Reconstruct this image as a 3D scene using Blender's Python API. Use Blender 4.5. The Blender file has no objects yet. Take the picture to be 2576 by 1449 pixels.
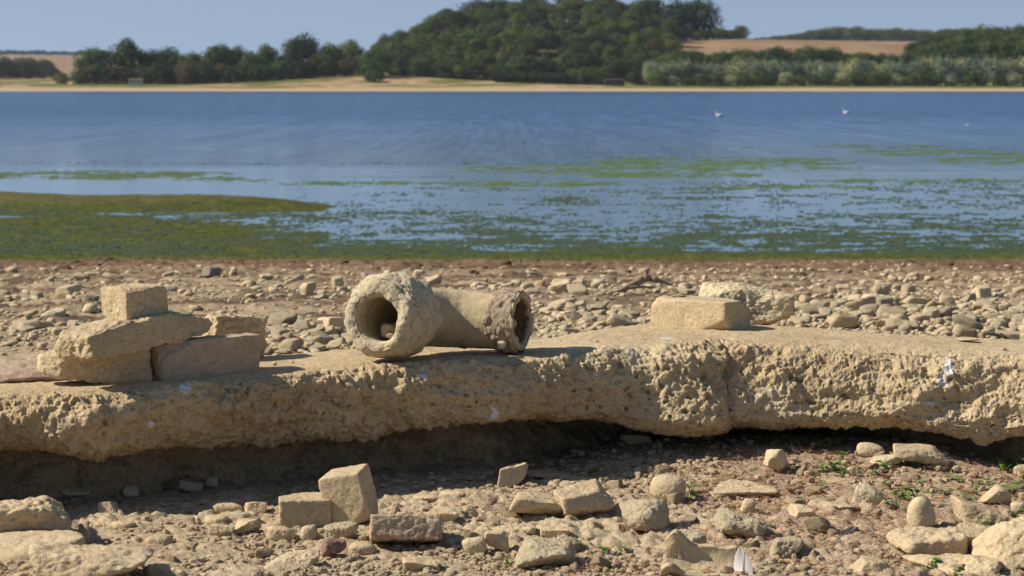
import bpy, math, random
import numpy as np
from mathutils import Vector, Matrix, Euler

random.seed(7)
RNG = np.random.default_rng(11)
R = math.radians
SC = bpy.context.scene

# ------------------------------------------------------------------ camera
F = 6082.2            # focal length in pixels of a 2576-wide picture (85 mm on 36 mm)
CX, CY, HOR = 1288.0, 724.5, 213.0
TILT = math.atan((CY - HOR) / F)
CAMZ = 3.0
cam_d = bpy.data.cameras.new("camera")
cam = bpy.data.objects.new("camera", cam_d)
SC.collection.objects.link(cam)
cam.location = (0, 0, CAMZ)
cam.rotation_euler = (math.pi / 2 - TILT, 0, 0)
cam_d.lens = 85
cam_d.sensor_width = 36
cam_d.clip_start = 0.1
cam_d.clip_end = 20000
cam_d.dof.use_dof = True
cam_d.dof.focus_distance = 4.95
cam_d.dof.aperture_fstop = 15
SC.camera = cam

# ------------------------------------------------------------------ light
SUN_EL, SUN_B = 38.5, -2.5     # elevation; degrees behind the left-right line
w = bpy.data.worlds.new("World")
SC.world = w
w.use_nodes = True
wn = w.node_tree
bg = wn.nodes["Background"]
sky = wn.nodes.new("ShaderNodeTexSky")
sky.sky_type = 'NISHITA'
sky.sun_disc = False
sky.sun_elevation = R(SUN_EL)
sky.sun_rotation = R(-90 + SUN_B)
sky.air_density = 1.0
sky.dust_density = 0.3
sky.ozone_density = 3.5
sky.altitude = 100
# clear summer air: the lowest few degrees of sky are as blue as the sky a little higher up
_tc = wn.nodes.new("ShaderNodeTexCoord")
_va = wn.nodes.new("ShaderNodeVectorMath"); _va.operation = 'ADD'; _va.inputs[1].default_value = (0, 0, .16)
_vn = wn.nodes.new("ShaderNodeVectorMath"); _vn.operation = 'NORMALIZE'
_mx = wn.nodes.new("ShaderNodeMix"); _mx.data_type = 'RGBA'; _mx.blend_type = 'MULTIPLY'; _mx.inputs[0].default_value = 1.0
_mx.inputs[7].default_value = (1.16, 1.0, .90, 1)
wn.links.new(_tc.outputs["Generated"], _va.inputs[0]); wn.links.new(_va.outputs[0], _vn.inputs[0]); wn.links.new(_vn.outputs[0], sky.inputs["Vector"])
wn.links.new(sky.outputs[0], _mx.inputs[6]); wn.links.new(_mx.outputs[2], bg.inputs[0])
bg.inputs[1].default_value = 0.092
sun_d = bpy.data.lights.new("sun", 'SUN')
sun_d.energy = 5.0
sun_d.angle = R(0.55)
sun_d.color = (1.0, 0.93, 0.82)
sun = bpy.data.objects.new("sun", sun_d)
SC.collection.objects.link(sun)
sdir = Vector((-math.cos(R(SUN_B)) * math.cos(R(SUN_EL)), math.sin(R(SUN_B)) * math.cos(R(SUN_EL)), math.sin(R(SUN_EL))))
sun.rotation_euler = sdir.to_track_quat('Z', 'Y').to_euler()
sun.location = (-20, 5, 30)
SC.view_settings.view_transform = 'Standard'
SC.view_settings.look = 'None'
SC.view_settings.exposure = 0.38
SC.view_settings.gamma = 1.0
SC.render.engine = 'CYCLES'
SC.cycles.use_denoising = True
SC.cycles.max_bounces = 5
SC.cycles.volume_bounces = 0
SC.cycles.sample_clamp_indirect = 4.0
SC.cycles.sample_clamp_direct = 12.0

# ------------------------------------------------------------------ helpers
def _h(ix, iy, iz, s):
    n = (ix * 374761393 + iy * 668265263 + iz * 2147483647 + s * 974634777) & 0xFFFFFFFF
    n = ((n ^ (n >> 13)) * 1274126177) & 0xFFFFFFFF
    n = ((n ^ (n >> 16)) * 2246822519) & 0xFFFFFFFF
    return ((n ^ (n >> 15)) & 0xFFFFFF) / float(0xFFFFFF)

def vnoise(P, s=0):
    """value noise in -1..1, P (N,3)"""
    I = np.floor(P).astype(np.int64); f = P - I
    f = f * f * f * (f * (f * 6 - 15) + 10)
    x, y, z = I[:, 0], I[:, 1], I[:, 2]
    out = 0
    for dx in (0, 1):
        wx = f[:, 0] if dx else 1 - f[:, 0]
        for dy in (0, 1):
            wy = f[:, 1] if dy else 1 - f[:, 1]
            for dz in (0, 1):
                wz = f[:, 2] if dz else 1 - f[:, 2]
                out = out + wx * wy * wz * _h(x + dx, y + dy, z + dz, s)
    return out * 2 - 1

def fbm(P, o=4, s=0, g=0.5):
    a, t, n = 1.0, 0.0, 0.0
    for i in range(o):
        t = t + a * vnoise(P * (2.03 ** i) + 17.3 * i, s + i); n += a; a *= g
    return t / n * 1.4

def worley(P, s=0, two=False):
    """distance to nearest feature point (F1), random id, and F2"""
    I = np.floor(P).astype(np.int64); f = P - I
    d1 = np.full(len(P), 9.0); d2 = np.full(len(P), 9.0); idr = np.zeros(len(P))
    for dx in (-1, 0, 1):
        for dy in (-1, 0, 1):
            for dz in (-1, 0, 1):
                cx, cy, cz = I[:, 0] + dx, I[:, 1] + dy, I[:, 2] + dz
                q = np.stack([_h(cx, cy, cz, s + 1), _h(cx, cy, cz, s + 2), _h(cx, cy, cz, s + 3)], 1)
                d = np.linalg.norm(q + np.array([dx, dy, dz]) - f, axis=1)
                m = d < d1
                d2 = np.where(m, d1, np.minimum(d2, d))
                if True:
                    idr = np.where(m, _h(cx, cy, cz, s + 9), idr)
                d1 = np.where(m, d, d1)
    return d1, idr, d2

def worley2(X, Y, s=0):
    P = np.stack([X, Y], 1)
    I = np.floor(P).astype(np.int64); f = P - I
    d1 = np.full(len(P), 9.0); d2 = np.full(len(P), 9.0); idr = np.zeros(len(P))
    for dx in (-1, 0, 1):
        for dy in (-1, 0, 1):
            cx, cy = I[:, 0] + dx, I[:, 1] + dy
            q = np.stack([_h(cx, cy, cx * 0, s + 1), _h(cx, cy, cx * 0, s + 2)], 1)
            d = np.linalg.norm(q + np.array([dx, dy]) - f, axis=1)
            m = d < d1
            d2 = np.where(m, d1, np.minimum(d2, d)); idr = np.where(m, _h(cx, cy, cx * 0, s + 9), idr)
            d1 = np.where(m, d, d1)
    return d1, idr, d2

def sst(a, b, x):
    t = np.clip((x - a) / (b - a), 0, 1); return t * t * (3 - 2 * t)

def mesh_np(name, V, Fq, mats=(), smooth=True, midx=None):
    V = np.asarray(V, dtype=np.float32); Fq = np.asarray(Fq, dtype=np.int32)
    me = bpy.data.meshes.new(name)
    k = Fq.shape[1]
    me.vertices.add(len(V)); me.vertices.foreach_set("co", V.ravel())
    me.loops.add(Fq.size); me.loops.foreach_set("vertex_index", Fq.ravel())
    me.polygons.add(len(Fq))
    me.polygons.foreach_set("loop_start", np.arange(0, Fq.size, k, dtype=np.int32))
    me.polygons.foreach_set("loop_total", np.full(len(Fq), k, dtype=np.int32))
    me.polygons.foreach_set("use_smooth", np.full(len(Fq), smooth, dtype=bool))
    for m in mats: me.materials.append(m)
    if midx is not None: me.polygons.foreach_set("material_index", np.asarray(midx, dtype=np.int32))
    me.update(calc_edges=True)
    return me

def link(name, me, parent=None, loc=None, rot=None):
    o = bpy.data.objects.new(name, me)
    SC.collection.objects.link(o)
    if parent: o.parent = parent
    if loc is not None: o.location = loc
    if rot is not None: o.rotation_euler = rot
    return o

def tag(o, label=None, cat=None, group=None, kind=None):
    if label: o["label"] = label
    if cat: o["category"] = cat
    if group: o["group"] = group
    if kind: o["kind"] = kind
    return o

def empty(name, loc, label, cat, group=None):
    o = link(name, None, loc=loc)
    o.empty_display_size = 0.1
    return tag(o, label, cat, group)

def grid_faces(nr, nc, wrap=False):
    i = np.arange(nr - 1)[:, None]; m = nc if wrap else nc - 1
    j = np.arange(m)[None, :]; j2 = (j + 1) % nc
    a = i * nc + j; b = i * nc + j2; c = (i + 1) * nc + j2; d = (i + 1) * nc + j
    return np.stack([a, b, c, d], -1).reshape(-1, 4)

ct, st_ = math.cos(TILT), math.sin(TILT)
def at(px, py, D):
    """world point at picture position (2576 wide) and distance D along +Y"""
    dy = F * ct + st_ * (CY - py); dz = -F * st_ + ct * (CY - py); dx = px - CX
    k = D / dy
    return Vector((dx * k, D, CAMZ + dz * k))
def atv(px, py, D):
    dy = F * ct + st_ * (CY - py); dz = -F * st_ + ct * (CY - py); dx = px - CX
    k = D / dy
    return dx * k, D + 0 * k, CAMZ + dz * k
def ppm(D): return F / D      # pixels (2576) per metre

# ------------------------------------------------------------------ ground shape
GH_D = np.array([0, 3, 4.2, 5.2, 7.0, 8.5, 10, 12.5, 16, 20, 30, 37, 42, 46, 60, 80, 200])
GH_H = np.array([.84, .84, .84, .828, .80, .83, .90, 1.04, 1.24, 1.52, 2.22, 2.72, 2.96, 3.05, 3.08, 3.6, 5.0])
def ground_z(X, Y):
    X = np.asarray(X, float); Y = np.asarray(Y, float)
    z = CAMZ - np.interp(Y, GH_D, GH_H)
    px = CX + X / np.maximum(Y, .5) * F
    # mud flat and spit on the left
    left = 1 - sst(520, 1050, px)
    wob = vnoise(np.stack([X * .35, X * 0, Y * .15], -1).reshape(-1, 3), 77).reshape(X.shape)
    spit = np.exp(-((Y - np.interp(px, [0, 250, 780], [64.5, 63.0, 59.5]) - .8 * wob) / 2.7) ** 2) * (1 - sst(480, 1000, px)) * (0.27 + .05 * wob)
    flat = left * (sst(42, 45, Y) * (1 - sst(48, 52, Y)) * 0.085 + sst(47, 51, Y) * (1 - sst(60, 66, Y)) * (.050 + .030 * (1 - sst(150, 800, px))))
    z = z + spit + flat
    P = np.stack([X * .8, Y * .8, X * 0], -1).reshape(-1, 3)
    n = vnoise(P, 3).reshape(X.shape)
    z = z + n * np.interp(Y, [0, 3, 6, 10, 20, 37, 45, 100], [.012, .012, .012, .03, .05, .04, .03, .03])
    # little rise towards the slab on the right
    g_ = np.exp(-((Y - 5.25) / .35) ** 2)
    z = z + (.036 * sst(0.0, .42, X) * (1 - sst(.86, 1.06, X))) * g_
    return z
def gz(x, y): return float(ground_z(np.array([x]), np.array([y]))[0])
_OG = np.geomspace(2.5, 120, 700)
def on_ground(px, py, extra=0.0):
    x, y, z = atv(float(px), float(py), _OG)
    d = z - ground_z(x, y) - extra
    i = int(np.argmax(d <= 0)); i = max(i, 1)
    t = d[i - 1] / (d[i - 1] - d[i]) if d[i - 1] != d[i] else 0
    return at(px, py, float(_OG[i - 1] + t * (_OG[i] - _OG[i - 1])))
def field(x0, x1, nx, y0, y1, ny, sx, sy, sd, o=3):
    gx, gy = np.meshgrid(np.linspace(x0, x1, nx), np.linspace(y0, y1, ny))
    G = fbm(np.stack([gx.ravel() / sx, gy.ravel() / sy, gx.ravel() * 0 + sd], 1), o, sd).reshape(ny, nx)
    def f(x, y):
        return float(G[min(ny - 1, max(0, int((y - y0) / (y1 - y0) * ny))), min(nx - 1, max(0, int((x - x0) / (x1 - x0) * nx)))])
    return f

# ------------------------------------------------------------------ materials
def new_mat(name):
    m = bpy.data.materials.new(name); m.use_nodes = True
    nt = m.node_tree
    b = nt.nodes["Principled BSDF"]
    return m, nt, b
def N(nt, typ, **kw):
    n = nt.nodes.new(typ)
    for k, v in kw.items(): setattr(n, k, v)
    return n
def ramp(nt, src, stops):
    r = N(nt, "ShaderNodeValToRGB")
    els = r.color_ramp.elements
    while len(els) > 1: els.remove(els[-1])
    els[0].position = stops[0][0]; els[0].color = (*stops[0][1], 1) if len(stops[0][1]) == 3 else stops[0][1]
    for p, c in stops[1:]:
        e = els.new(p); e.color = (*c, 1)
    nt.links.new(src, r.inputs[0])
    return r.outputs[0]
def noise(nt, co, scale, detail=5, rough=.55, dist=0):
    n = N(nt, "ShaderNodeTexNoise"); n.inputs["Scale"].default_value = scale
    n.inputs["Detail"].default_value = detail; n.inputs["Roughness"].default_value = rough
    n.inputs["Distortion"].default_value = dist
    nt.links.new(co, n.inputs["Vector"]); return n.outputs["Fac"]
def mixc(nt, fac, a, b, mode='MIX'):
    m = N(nt, "ShaderNodeMix", data_type='RGBA', blend_type=mode)
    if isinstance(fac, (int, float)): m.inputs[0].default_value = fac
    else: nt.links.new(fac, m.inputs[0])
    for v, i in ((a, 6), (b, 7)):
        if isinstance(v, tuple): m.inputs[i].default_value = (*v, 1)
        else: nt.links.new(v, m.inputs[i])
    return m.outputs[2]
def math_(nt, op, a, b=0.0, c=0.0, clamp=False):
    m = N(nt, "ShaderNodeMath", operation=op); m.use_clamp = clamp
    for v, i in ((a, 0), (b, 1), (c, 2)):
        if isinstance(v, (int, float)): m.inputs[i].default_value = v
        else: nt.links.new(v, m.inputs[i])
    return m.outputs[0]
def bump(nt, b, h, strength, dist, prev=None):
    bp = N(nt, "ShaderNodeBump"); bp.inputs["Strength"].default_value = strength
    bp.inputs["Distance"].default_value = dist
    nt.links.new(h, bp.inputs["Height"])
    if prev is not None: nt.links.new(prev, bp.inputs["Normal"])
    nt.links.new(bp.outputs[0], b.inputs["Normal"]); return bp.outputs[0]
def mscale(c, k): return tuple(min(1, x * k) for x in c)

def stone_mat(name, col, var=.22, scale=14, pits=0.5, tint=None, tint_amt=0.0, bumpd=.004, rough=.92, rnd=0.0):
    m, nt, b = new_mat(name)
    co = N(nt, "ShaderNodeTexCoord").outputs["Object"]
    n1 = noise(nt, co, scale, 5, .6)
    n2 = noise(nt, co, scale * 9, 4, .65)
    c1 = ramp(nt, n1, [(.3, mscale(col, 1 - var)), (.5, col), (.72, mscale(col, 1 + var * .7))])
    c2 = ramp(nt, n2, [(.3, (1 - pits * .45,) * 3), (.5, (1, 1, 1)), (.8, (1.06, 1.06, 1.05))])
    c = mixc(nt, 1.0, c1, c2, 'MULTIPLY')
    if tint:
        n3 = noise(nt, co, scale * .7 + 3.1, 3, .5, .4)
        f = ramp(nt, n3, [(.5, (0, 0, 0)), (.62, (1, 1, 1))])
        f = math_(nt, 'MULTIPLY', f, tint_amt)
        c = mixc(nt, f, c, tint)
    if rnd:
        oi = N(nt, "ShaderNodeObjectInfo").outputs["Random"]
        k = ramp(nt, oi, [(0, (1 - rnd, 1 - rnd, 1 - rnd * .9)), (.5, (1, 1, 1)), (1, (1 + rnd * .4, 1 + rnd * .4, 1 + rnd * .45))])
        c = mixc(nt, 1.0, c, k, 'MULTIPLY')
    # fine cracks
    vo = N(nt, "ShaderNodeTexVoronoi", feature='DISTANCE_TO_EDGE'); vo.inputs["Scale"].default_value = scale * 2.2
    wv = N(nt, "ShaderNodeVectorMath", operation='MULTIPLY_ADD')
    nn = N(nt, "ShaderNodeTexNoise"); nn.inputs["Scale"].default_value = scale * 2.5; nt.links.new(co, nn.inputs["Vector"])
    nt.links.new(nn.outputs["Color"], wv.inputs[0]); wv.inputs[1].default_value = (.06,) * 3; nt.links.new(co, wv.inputs[2])
    nt.links.new(wv.outputs[0], vo.inputs["Vector"])
    ck = ramp(nt, vo.outputs["Distance"], [(0.0, (.0,) * 3), (.035, (1,) * 3)])
    msk = ramp(nt, noise(nt, co, scale * 1.1, 2), [(.5, (1,) * 3), (.6, (0,) * 3)])
    ckm = math_(nt, 'MAXIMUM', ck, msk)
    cc = mixc(nt, math_(nt, 'MULTIPLY', math_(nt, 'SUBTRACT', 1.0, ckm), .22), c, mscale(col, .35))
    nt.links.new(cc, b.inputs["Base Color"])
    b.inputs["Roughness"].default_value = rough
    b.inputs["Specular IOR Level"].default_value = .15
    h = math_(nt, 'ADD', n2, math_(nt, 'MULTIPLY', ckm, .3))
    p = bump(nt, b, h, .9, bumpd * .8)
    bump(nt, b, noise(nt, co, scale * 24, 3, .75), .9, bumpd * .5, p)
    return m

TAN = (.56, .435, .265)
M_stone = stone_mat("silt covered stone", TAN, rnd=.10)
M_brick = stone_mat("dusty brick", (.54, .42, .25), pits=.7, tint=(.42, .29, .18), tint_amt=.3)
M_brick_red = stone_mat("broken brick with red core", (.54, .42, .27), tint=(.40, .23, .19), tint_amt=.6, scale=22)
M_brick_pink = stone_mat("pinkish dusty brick", (.50, .38, .25), pits=.6, tint=(.38, .26, .19), tint_amt=.5)
M_pale = stone_mat("pale stone", (.58, .47, .29), pits=.35, rnd=.15)
M_grey = stone_mat("grey stone", (.26, .22, .17))
M_flatred = stone_mat("reddish flat stone", (.42, .31, .21), tint=(.42, .20, .11), tint_amt=.8, scale=18)
M_redcrumb = stone_mat("crumbling red brick", (.36, .22, .17), tint=(.50, .39, .26), tint_amt=.8, scale=60)
M_rough = stone_mat("rough mortar", (.60, .49, .31), pits=.6, scale=18, bumpd=.008)
M_pipe = stone_mat("silty stoneware", (.48, .38, .23), scale=10, pits=.3, bumpd=.0025)
M_collar = stone_mat("cracked mortar collar", (.58, .485, .32), scale=16, pits=.5, bumpd=.006)
M_crust = stone_mat("pinkish mortar crust", (.50, .38, .26), tint=(.50, .36, .30), tint_amt=.6, scale=20, pits=.9, bumpd=.008)
M_plug = stone_mat("dark dried roots", (.22, .12, .075), scale=60, pits=1, bumpd=.006)
M_shard = stone_mat("pink pottery", (.46, .32, .24), tint=(.12, .07, .06), tint_amt=.6, scale=12, pits=.4)
M_peb = stone_mat("shore pebble", (.62, .495, .31), rnd=.22, scale=20)
M_wood = stone_mat("weathered driftwood", (.33, .25, .16), scale=30)
M_footing = stone_mat("packed earth footing", (.50, .37, .215), scale=14, pits=1, bumpd=.01)

def flat_mat(name, col, rough=.8, sp=.2, trans=0, var=.15, scale=3.0, sss=0):
    m, nt, b = new_mat(name)
    co = N(nt, "ShaderNodeTexCoord").outputs["Object"]
    c = ramp(nt, noise(nt, co, scale, 3), [(.3, mscale(col, 1 - var)), (.7, mscale(col, 1 + var))])
    nt.links.new(c, b.inputs["Base Color"])
    b.inputs["Roughness"].default_value = rough; b.inputs["Specular IOR Level"].default_value = sp
    return m
M_leaf = flat_mat("seedling leaf", (.10, .20, .03), .5, .3, scale=60, var=.35)
M_leaf_red = flat_mat("reddish leaf", (.22, .06, .03), .5, .3, scale=60)
M_deadleaf = flat_mat("dead leaf", (.13, .065, .04), .8, scale=80, var=.4)
M_straw = flat_mat("dry stalk", (.55, .42, .24), .8, scale=50)
M_root = flat_mat("dry rootlets", (.34, .17, .095), .85, scale=40, var=.4)
M_white = flat_mat("white feather vane", (.80, .78, .76), .7, scale=90, var=.05)
M_down = flat_mat("grey down", (.38, .32, .27), .9, scale=90, var=.25)
M_swan = flat_mat("swan plumage", (.82, .81, .78), .7, scale=5, var=.04)
M_beak = flat_mat("swan beak", (.55, .16, .03), .5, scale=5)
M_shell = flat_mat("broken shell", (.62, .62, .66), .4, .5, scale=60)

# ground material -------------------------------------------------------------
def ground_material():
    m, nt, b = new_mat("dried lake bed")
    co = N(nt, "ShaderNodeTexCoord").outputs["Object"]
    sx = N(nt, "ShaderNodeSeparateXYZ"); nt.links.new(co, sx.inputs[0])
    X, Y, Z = sx.outputs
    n1 = noise(nt, co, 5, 5, .6)
    n2 = noise(nt, co, 60, 5, .65)
    n3 = noise(nt, co, 260, 4, .7)
    near = ramp(nt, n1, [(.3, (.41, .31, .20)), (.5, (.50, .39, .25)), (.7, (.56, .45, .30))])
    # pinkish powder to the right
    pk = ramp(nt, math_(nt, 'MULTIPLY_ADD', X, .5, math_(nt, 'MULTIPLY', noise(nt, co, 3.2, 3), .9)), [(.55, (0,) * 3), (.75, (1,) * 3)])
    near = mixc(nt, math_(nt, 'MULTIPLY', pk, .5), near, (.42, .29, .195))
    dk = ramp(nt, n2, [(.33, (.66, .6, .56)), (.5, (1, 1, 1)), (.75, (1.08, 1.08, 1.08))])
    near = mixc(nt, 1.0, near, dk, 'MULTIPLY')
    # shore behind the slab: pink brown with dark peaty patches
    mp = N(nt, "ShaderNodeMapping"); mp.inputs["Scale"].default_value = (.35, 1.1, 1); nt.links.new(co, mp.inputs[0])
    nb = noise(nt, mp.outputs[0], 2.6, 6, .68)
    back = ramp(nt, nb, [(.38, (.12, .075, .045)), (.47, (.20, .135, .082)), (.54, (.35, .262, .165)), (.75, (.44, .34, .22))])
    fb = math_(nt, 'MULTIPLY_ADD', Y, .45, -2.9, clamp=True)
    c = mixc(nt, fb, near, back)
    # brown mud towards the water
    nw = noise(nt, mp.outputs[0], 5.5, 5, .7)
    mud = ramp(nt, nw, [(.36, (.065, .042, .024)), (.50, (.17, .108, .062)), (.68, (.30, .20, .12))])
    fm = math_(nt, 'MULTIPLY_ADD', Y, .17, -2.7)
    fm = math_(nt, 'ADD', fm, math_(nt, 'MULTIPLY', nb, 1.0), clamp=True)
    c = mixc(nt, fm, c, mud)
    # green weed near the waterline
    ng = noise(nt, mp.outputs[0], .9, 5, .7)
    fg = math_(nt, 'ADD', math_(nt, 'MULTIPLY_ADD', Y, .22, -9.9), math_(nt, 'MULTIPLY', math_(nt, 'ADD', ng, nw), 2.2), clamp=True)
    grn = ramp(nt, nw, [(.32, (.028, .030, .008)), (.5, (.062, .075, .014)), (.7, (.13, .125, .03))])
    c = mixc(nt, fg, c, grn)
    # spit: browner crest
    fs = math_(nt, 'MULTIPLY', math_(nt, 'MULTIPLY_ADD', Y, .6, -35.5, clamp=True), .75)
    c = mixc(nt, fs, c, ramp(nt, nw, [(.35, (.055, .05, .018)), (.65, (.15, .12, .05))]))
    nt.links.new(c, b.inputs["Base Color"])
    b.inputs["Roughness"].default_value = .95
    b.inputs["Specular IOR Level"].default_value = .1
    p = bump(nt, b, n2, .9, .008)
    bump(nt, b, n3, .9, .004, p)
    return m
M_ground = ground_material()

# ------------------------------------------------------------------ ground mesh
def build_ground():
    rows = np.concatenate([np.linspace(.6, 3.5, 14), np.arange(3.6, 6.2, .0048), 6.2 * np.exp(np.arange(0, math.log(72 / 6.2), .0030)), np.geomspace(73, 240, 20)])
    uf = np.arange(-.262, .2621, .00105)
    uo = .262 * np.exp(np.linspace(.03, 2.6, 34))
    u = np.concatenate([-uo[::-1], uf, uo])
    U, D = np.meshgrid(u, rows)
    X = U * np.maximum(D, .6) ; Y = D
    Z = ground_z(X, Y)
    x, y, z = X.ravel(), Y.ravel(), Z.ravel().copy()
    det = (y > 3.4) & (y < 8)
    P = np.stack([x, y, x * 0], 1)
    nz = np.zeros_like(z)
    near = P[det]
    rg = sst(-.3, .3, fbm(near * 2.2, 3, 21))              # cloddy against smooth areas
    front = 1 - sst(4.55, 5.1, near[:, 1] + near[:, 0] * -.12)
    amp = .10 + .60 * rg * front + .25 * front
    wp = near + .01 * np.stack([vnoise(near * 40, 5), vnoise(near * 40, 6), near[:, 0] * 0], 1)
    d1, i1, e1 = worley2(wp[:, 0] * 22, wp[:, 1] * 20, 1)
    d2, i2, e2 = worley2(wp[:, 0] * 55, wp[:, 1] * 50, 7)
    d3, i3, e3 = worley2(near[:, 0] * 120, near[:, 1] * 110, 17)
    clod = (1 - np.clip(d1 / .75, 0, 1) ** 2) * (i1 - .25) * .022 + (1 - np.clip(d2 / .7, 0, 1) ** 2) * (i2 - .2) * .012
    clod += (1 - np.clip(d3 / .7, 0, 1) ** 2) * (i3 - .2) * .0045
    e1_, j1, e2_ = worley2(wp[:, 0] * 30 + 5, wp[:, 1] * 26, 53); f1_, k1, f2_ = worley2(near[:, 0] * 75, near[:, 1] * 65, 59)
    clod = clod * .35 + (j1 - .35) * .016 * sst(0, .22, e2_ - e1_) + (k1 - .4) * .008 * sst(0, .25, f2_ - f1_)
    det_n = fbm(near * 9, 4, 2) * .007 + fbm(near * 70, 3, 8) * .0028
    # drying cracks
    c1, _, c2 = worley2(wp[:, 0] * 8, wp[:, 1] * 7, 31)
    crack = (1 - sst(0, .05, c2 - c1)) * -.009 * (1 - front * .6)
    c1, _, c2 = worley2(wp[:, 0] * 24, wp[:, 1] * 20, 37)
    crack += (1 - sst(0, .08, c2 - c1)) * -.004 * (1 - front * .6)
    fade = 1 - sst(6.5, 8, near[:, 1])
    nz[det] = (clod * amp + det_n + crack) * fade
    bk = (y >= 6) & (y < 80)
    Pb = P[bk]
    a = np.interp(Pb[:, 1], [6, 8, 12, 37, 45, 80], [0, .010, .016, .030, .022, .016])
    q = Pb / np.interp(Pb[:, 1], [6, 12, 40], [.05, .09, .28])[:, None]
    nz[bk] += a * fbm(Pb * np.array([9, 6, 1]), 4, 41) + a * .6 * fbm(Pb * np.array([30, 20, 1]), 2, 51)
    z += nz
    me = mesh_np("ground", np.stack([x, y, z], 1), grid_faces(len(rows), len(u))[:, ::-1][:, ::1], [M_ground])
    me.flip_normals() if me.polygons[0].normal.z < 0 else None
    tag(link("ground", me), kind="structure")
build_ground()

# ------------------------------------------------------------------ rocks
_cs = {}
def cubesphere(n):
    if n in _cs: return _cs[n]
    t = np.tan(np.linspace(-math.pi / 4, math.pi / 4, n + 1))
    A, B = np.meshgrid(t, t); A = A.ravel(); B = B.ravel(); O = np.ones_like(A)
    fs = [np.stack(s, 1) for s in ((O, A, B), (-O, B, A), (B, O, A), (A, -O, B), (A, B, O), (B, A, -O))]
    V = np.concatenate(fs)
    g = grid_faces(n + 1, n + 1)
    Fq = np.concatenate([g + i * (n + 1) ** 2 for i in range(6)])
    key = np.round(V * 1e5).astype(np.int64)
    uq, idx, inv = np.unique(key, axis=0, return_index=True, return_inverse=True)
    V = V[idx]; Fq = inv.ravel()[Fq]
    c = V[Fq].mean(1); nrm = np.cross(V[Fq[:, 1]] - V[Fq[:, 0]], V[Fq[:, 2]] - V[Fq[:, 0]])
    fl = (nrm * c).sum(1) < 0
    Fq[fl] = Fq[fl][:, ::-1]
    _cs[n] = (V, Fq)
    return _cs[n]

def rock_geo(dims, seed, kind='round', n=26, planes=(), rough=1.0):
    """dims full sizes (m).  star-shaped solid cut by planes, then worn by noise"""
    rg = np.random.default_rng(seed)
    V, Fq = cubesphere(n)
    U = V / np.linalg.norm(V, axis=1)[:, None]
    pl = []
    ax = np.eye(3)
    if kind in ('brick', 'slate'):
        U = V * (np.array(dims) / max(dims)) ; U = U / np.linalg.norm(U, axis=1)[:, None]
        U = V / np.linalg.norm(V, axis=1)[:, None]
        # sample even on the box
        U = np.clip(V, -1, 1); U = U / np.linalg.norm(U, axis=1)[:, None]
        for a in ax:
            for s in (1, -1): pl.append((s * a + rg.normal(0, .025, 3), 1.0))
        for _ in range(3):
            c = np.sign(rg.normal(0, 1, 3)) * rg.uniform(.5, 1, 3); c /= np.linalg.norm(c); pl.append((c, rg.uniform(1.28, 1.5)))
        p = 28; am = .022
    elif kind == 'ang':
        for a in ax:
            for s in (1, -1): pl.append((s * a + rg.normal(0, .18, 3), 1.0))
        for _ in range(7):
            c = rg.normal(0, 1, 3); c /= np.linalg.norm(c); pl.append((c, rg.uniform(.85, 1.15)))
        p = 18; am = .07
    elif kind == 'round':
        for a in ax:
            for s in (1, -1): pl.append((s * a, 1.0 * rg.uniform(.93, 1.0)))
        for _ in range(4):
            c = rg.normal(0, 1, 3); c /= np.linalg.norm(c); pl.append((c, rg.uniform(.98, 1.12)))
        p = 3.2; am = .025
    else:   # rough lump
        for a in ax:
            for s in (1, -1): pl.append((s * a + rg.normal(0, .2, 3), 1.0))
        for _ in range(5):
            c = rg.normal(0, 1, 3); c /= np.linalg.norm(c); pl.append((c, rg.uniform(.85, 1.1)))
        p = 7; am = .10
    for c, d in planes: pl.append((np.array(c, float) / np.linalg.norm(c), d))
    s = 0
    for c, d in pl: s = s + (np.maximum(U @ c, 0) / d) ** p
    r = s ** (-1 / p)
    Vn = U * r[:, None]
    half = np.array(dims) / 2
    off = seed * 7.31
    Vm = Vn * half
    sz = float(np.mean(dims))
    d = am * rough * sz * .5 * fbm(Vm / sz * 3.2 + off, 4, seed)
    d = d + .018 * rough * sz * fbm(Vm / sz * 12 + off, 4, seed + 5, .62)
    if kind == 'rough':
        w1, wi, _ = worley(Vm / sz * 7 + off, seed)
        d += (.5 - w1) * .09 * sz * rough * .5
    if kind == 'brick':
        d += -.035 * sz * np.clip(fbm(Vm / sz * 2.5 + off, 3, seed + 9) - .35, 0, 1) * rough
    nn = Vn / half; nn = nn / np.linalg.norm(nn, axis=1)[:, None]
    nn = .5 * nn + .5 * U
    Vm = Vm + nn * d[:, None]
    return Vm, Fq

def rot_np(V, e): return V @ np.array(Euler([R(a) for a in e]).to_matrix()).T

def rock(name, px, py, wpx, hpx, kind, mat, label, cat, rot=(0, 0, 0), depth=None, seed=None, sink=.06, n=26, planes=(), rough=1.0, group=None, D=None, zbase=None, dims=None, tilt_first=None):
    """px,py: middle of the front foot of the stone in the picture"""
    p = on_ground(px, py) if D is None else at(px, py, D)
    k = ppm(p.y)
    if dims is None:
        wd, ht = wpx / k, hpx / k
        dp = depth if depth else wd * .8
        dims = (wd, dp, ht)
    Vm, Fq = rock_geo(dims, seed if seed is not None else int(px * 7 + py) % 9973, kind, n, planes, rough)
    Vm = rot_np(Vm, rot)
    ext = Vm.max(0) - Vm.min(0)
    Vm = Vm - np.array([(Vm[:, 0].max() + Vm[:, 0].min()) / 2, 0, Vm[:, 2].min() + sink * ext[2]])
    y = p.y + ext[1] * .30
    zb = gz(p.x, y) if zbase is None else zbase
    if zbase is None: zb = min(zb, p.z + .01)
    me = mesh_np(name, Vm, Fq, [mat])
    o = link(name, me, loc=(p.x * y / p.y, y, zb))
    return tag(o, label, cat, group)

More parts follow.
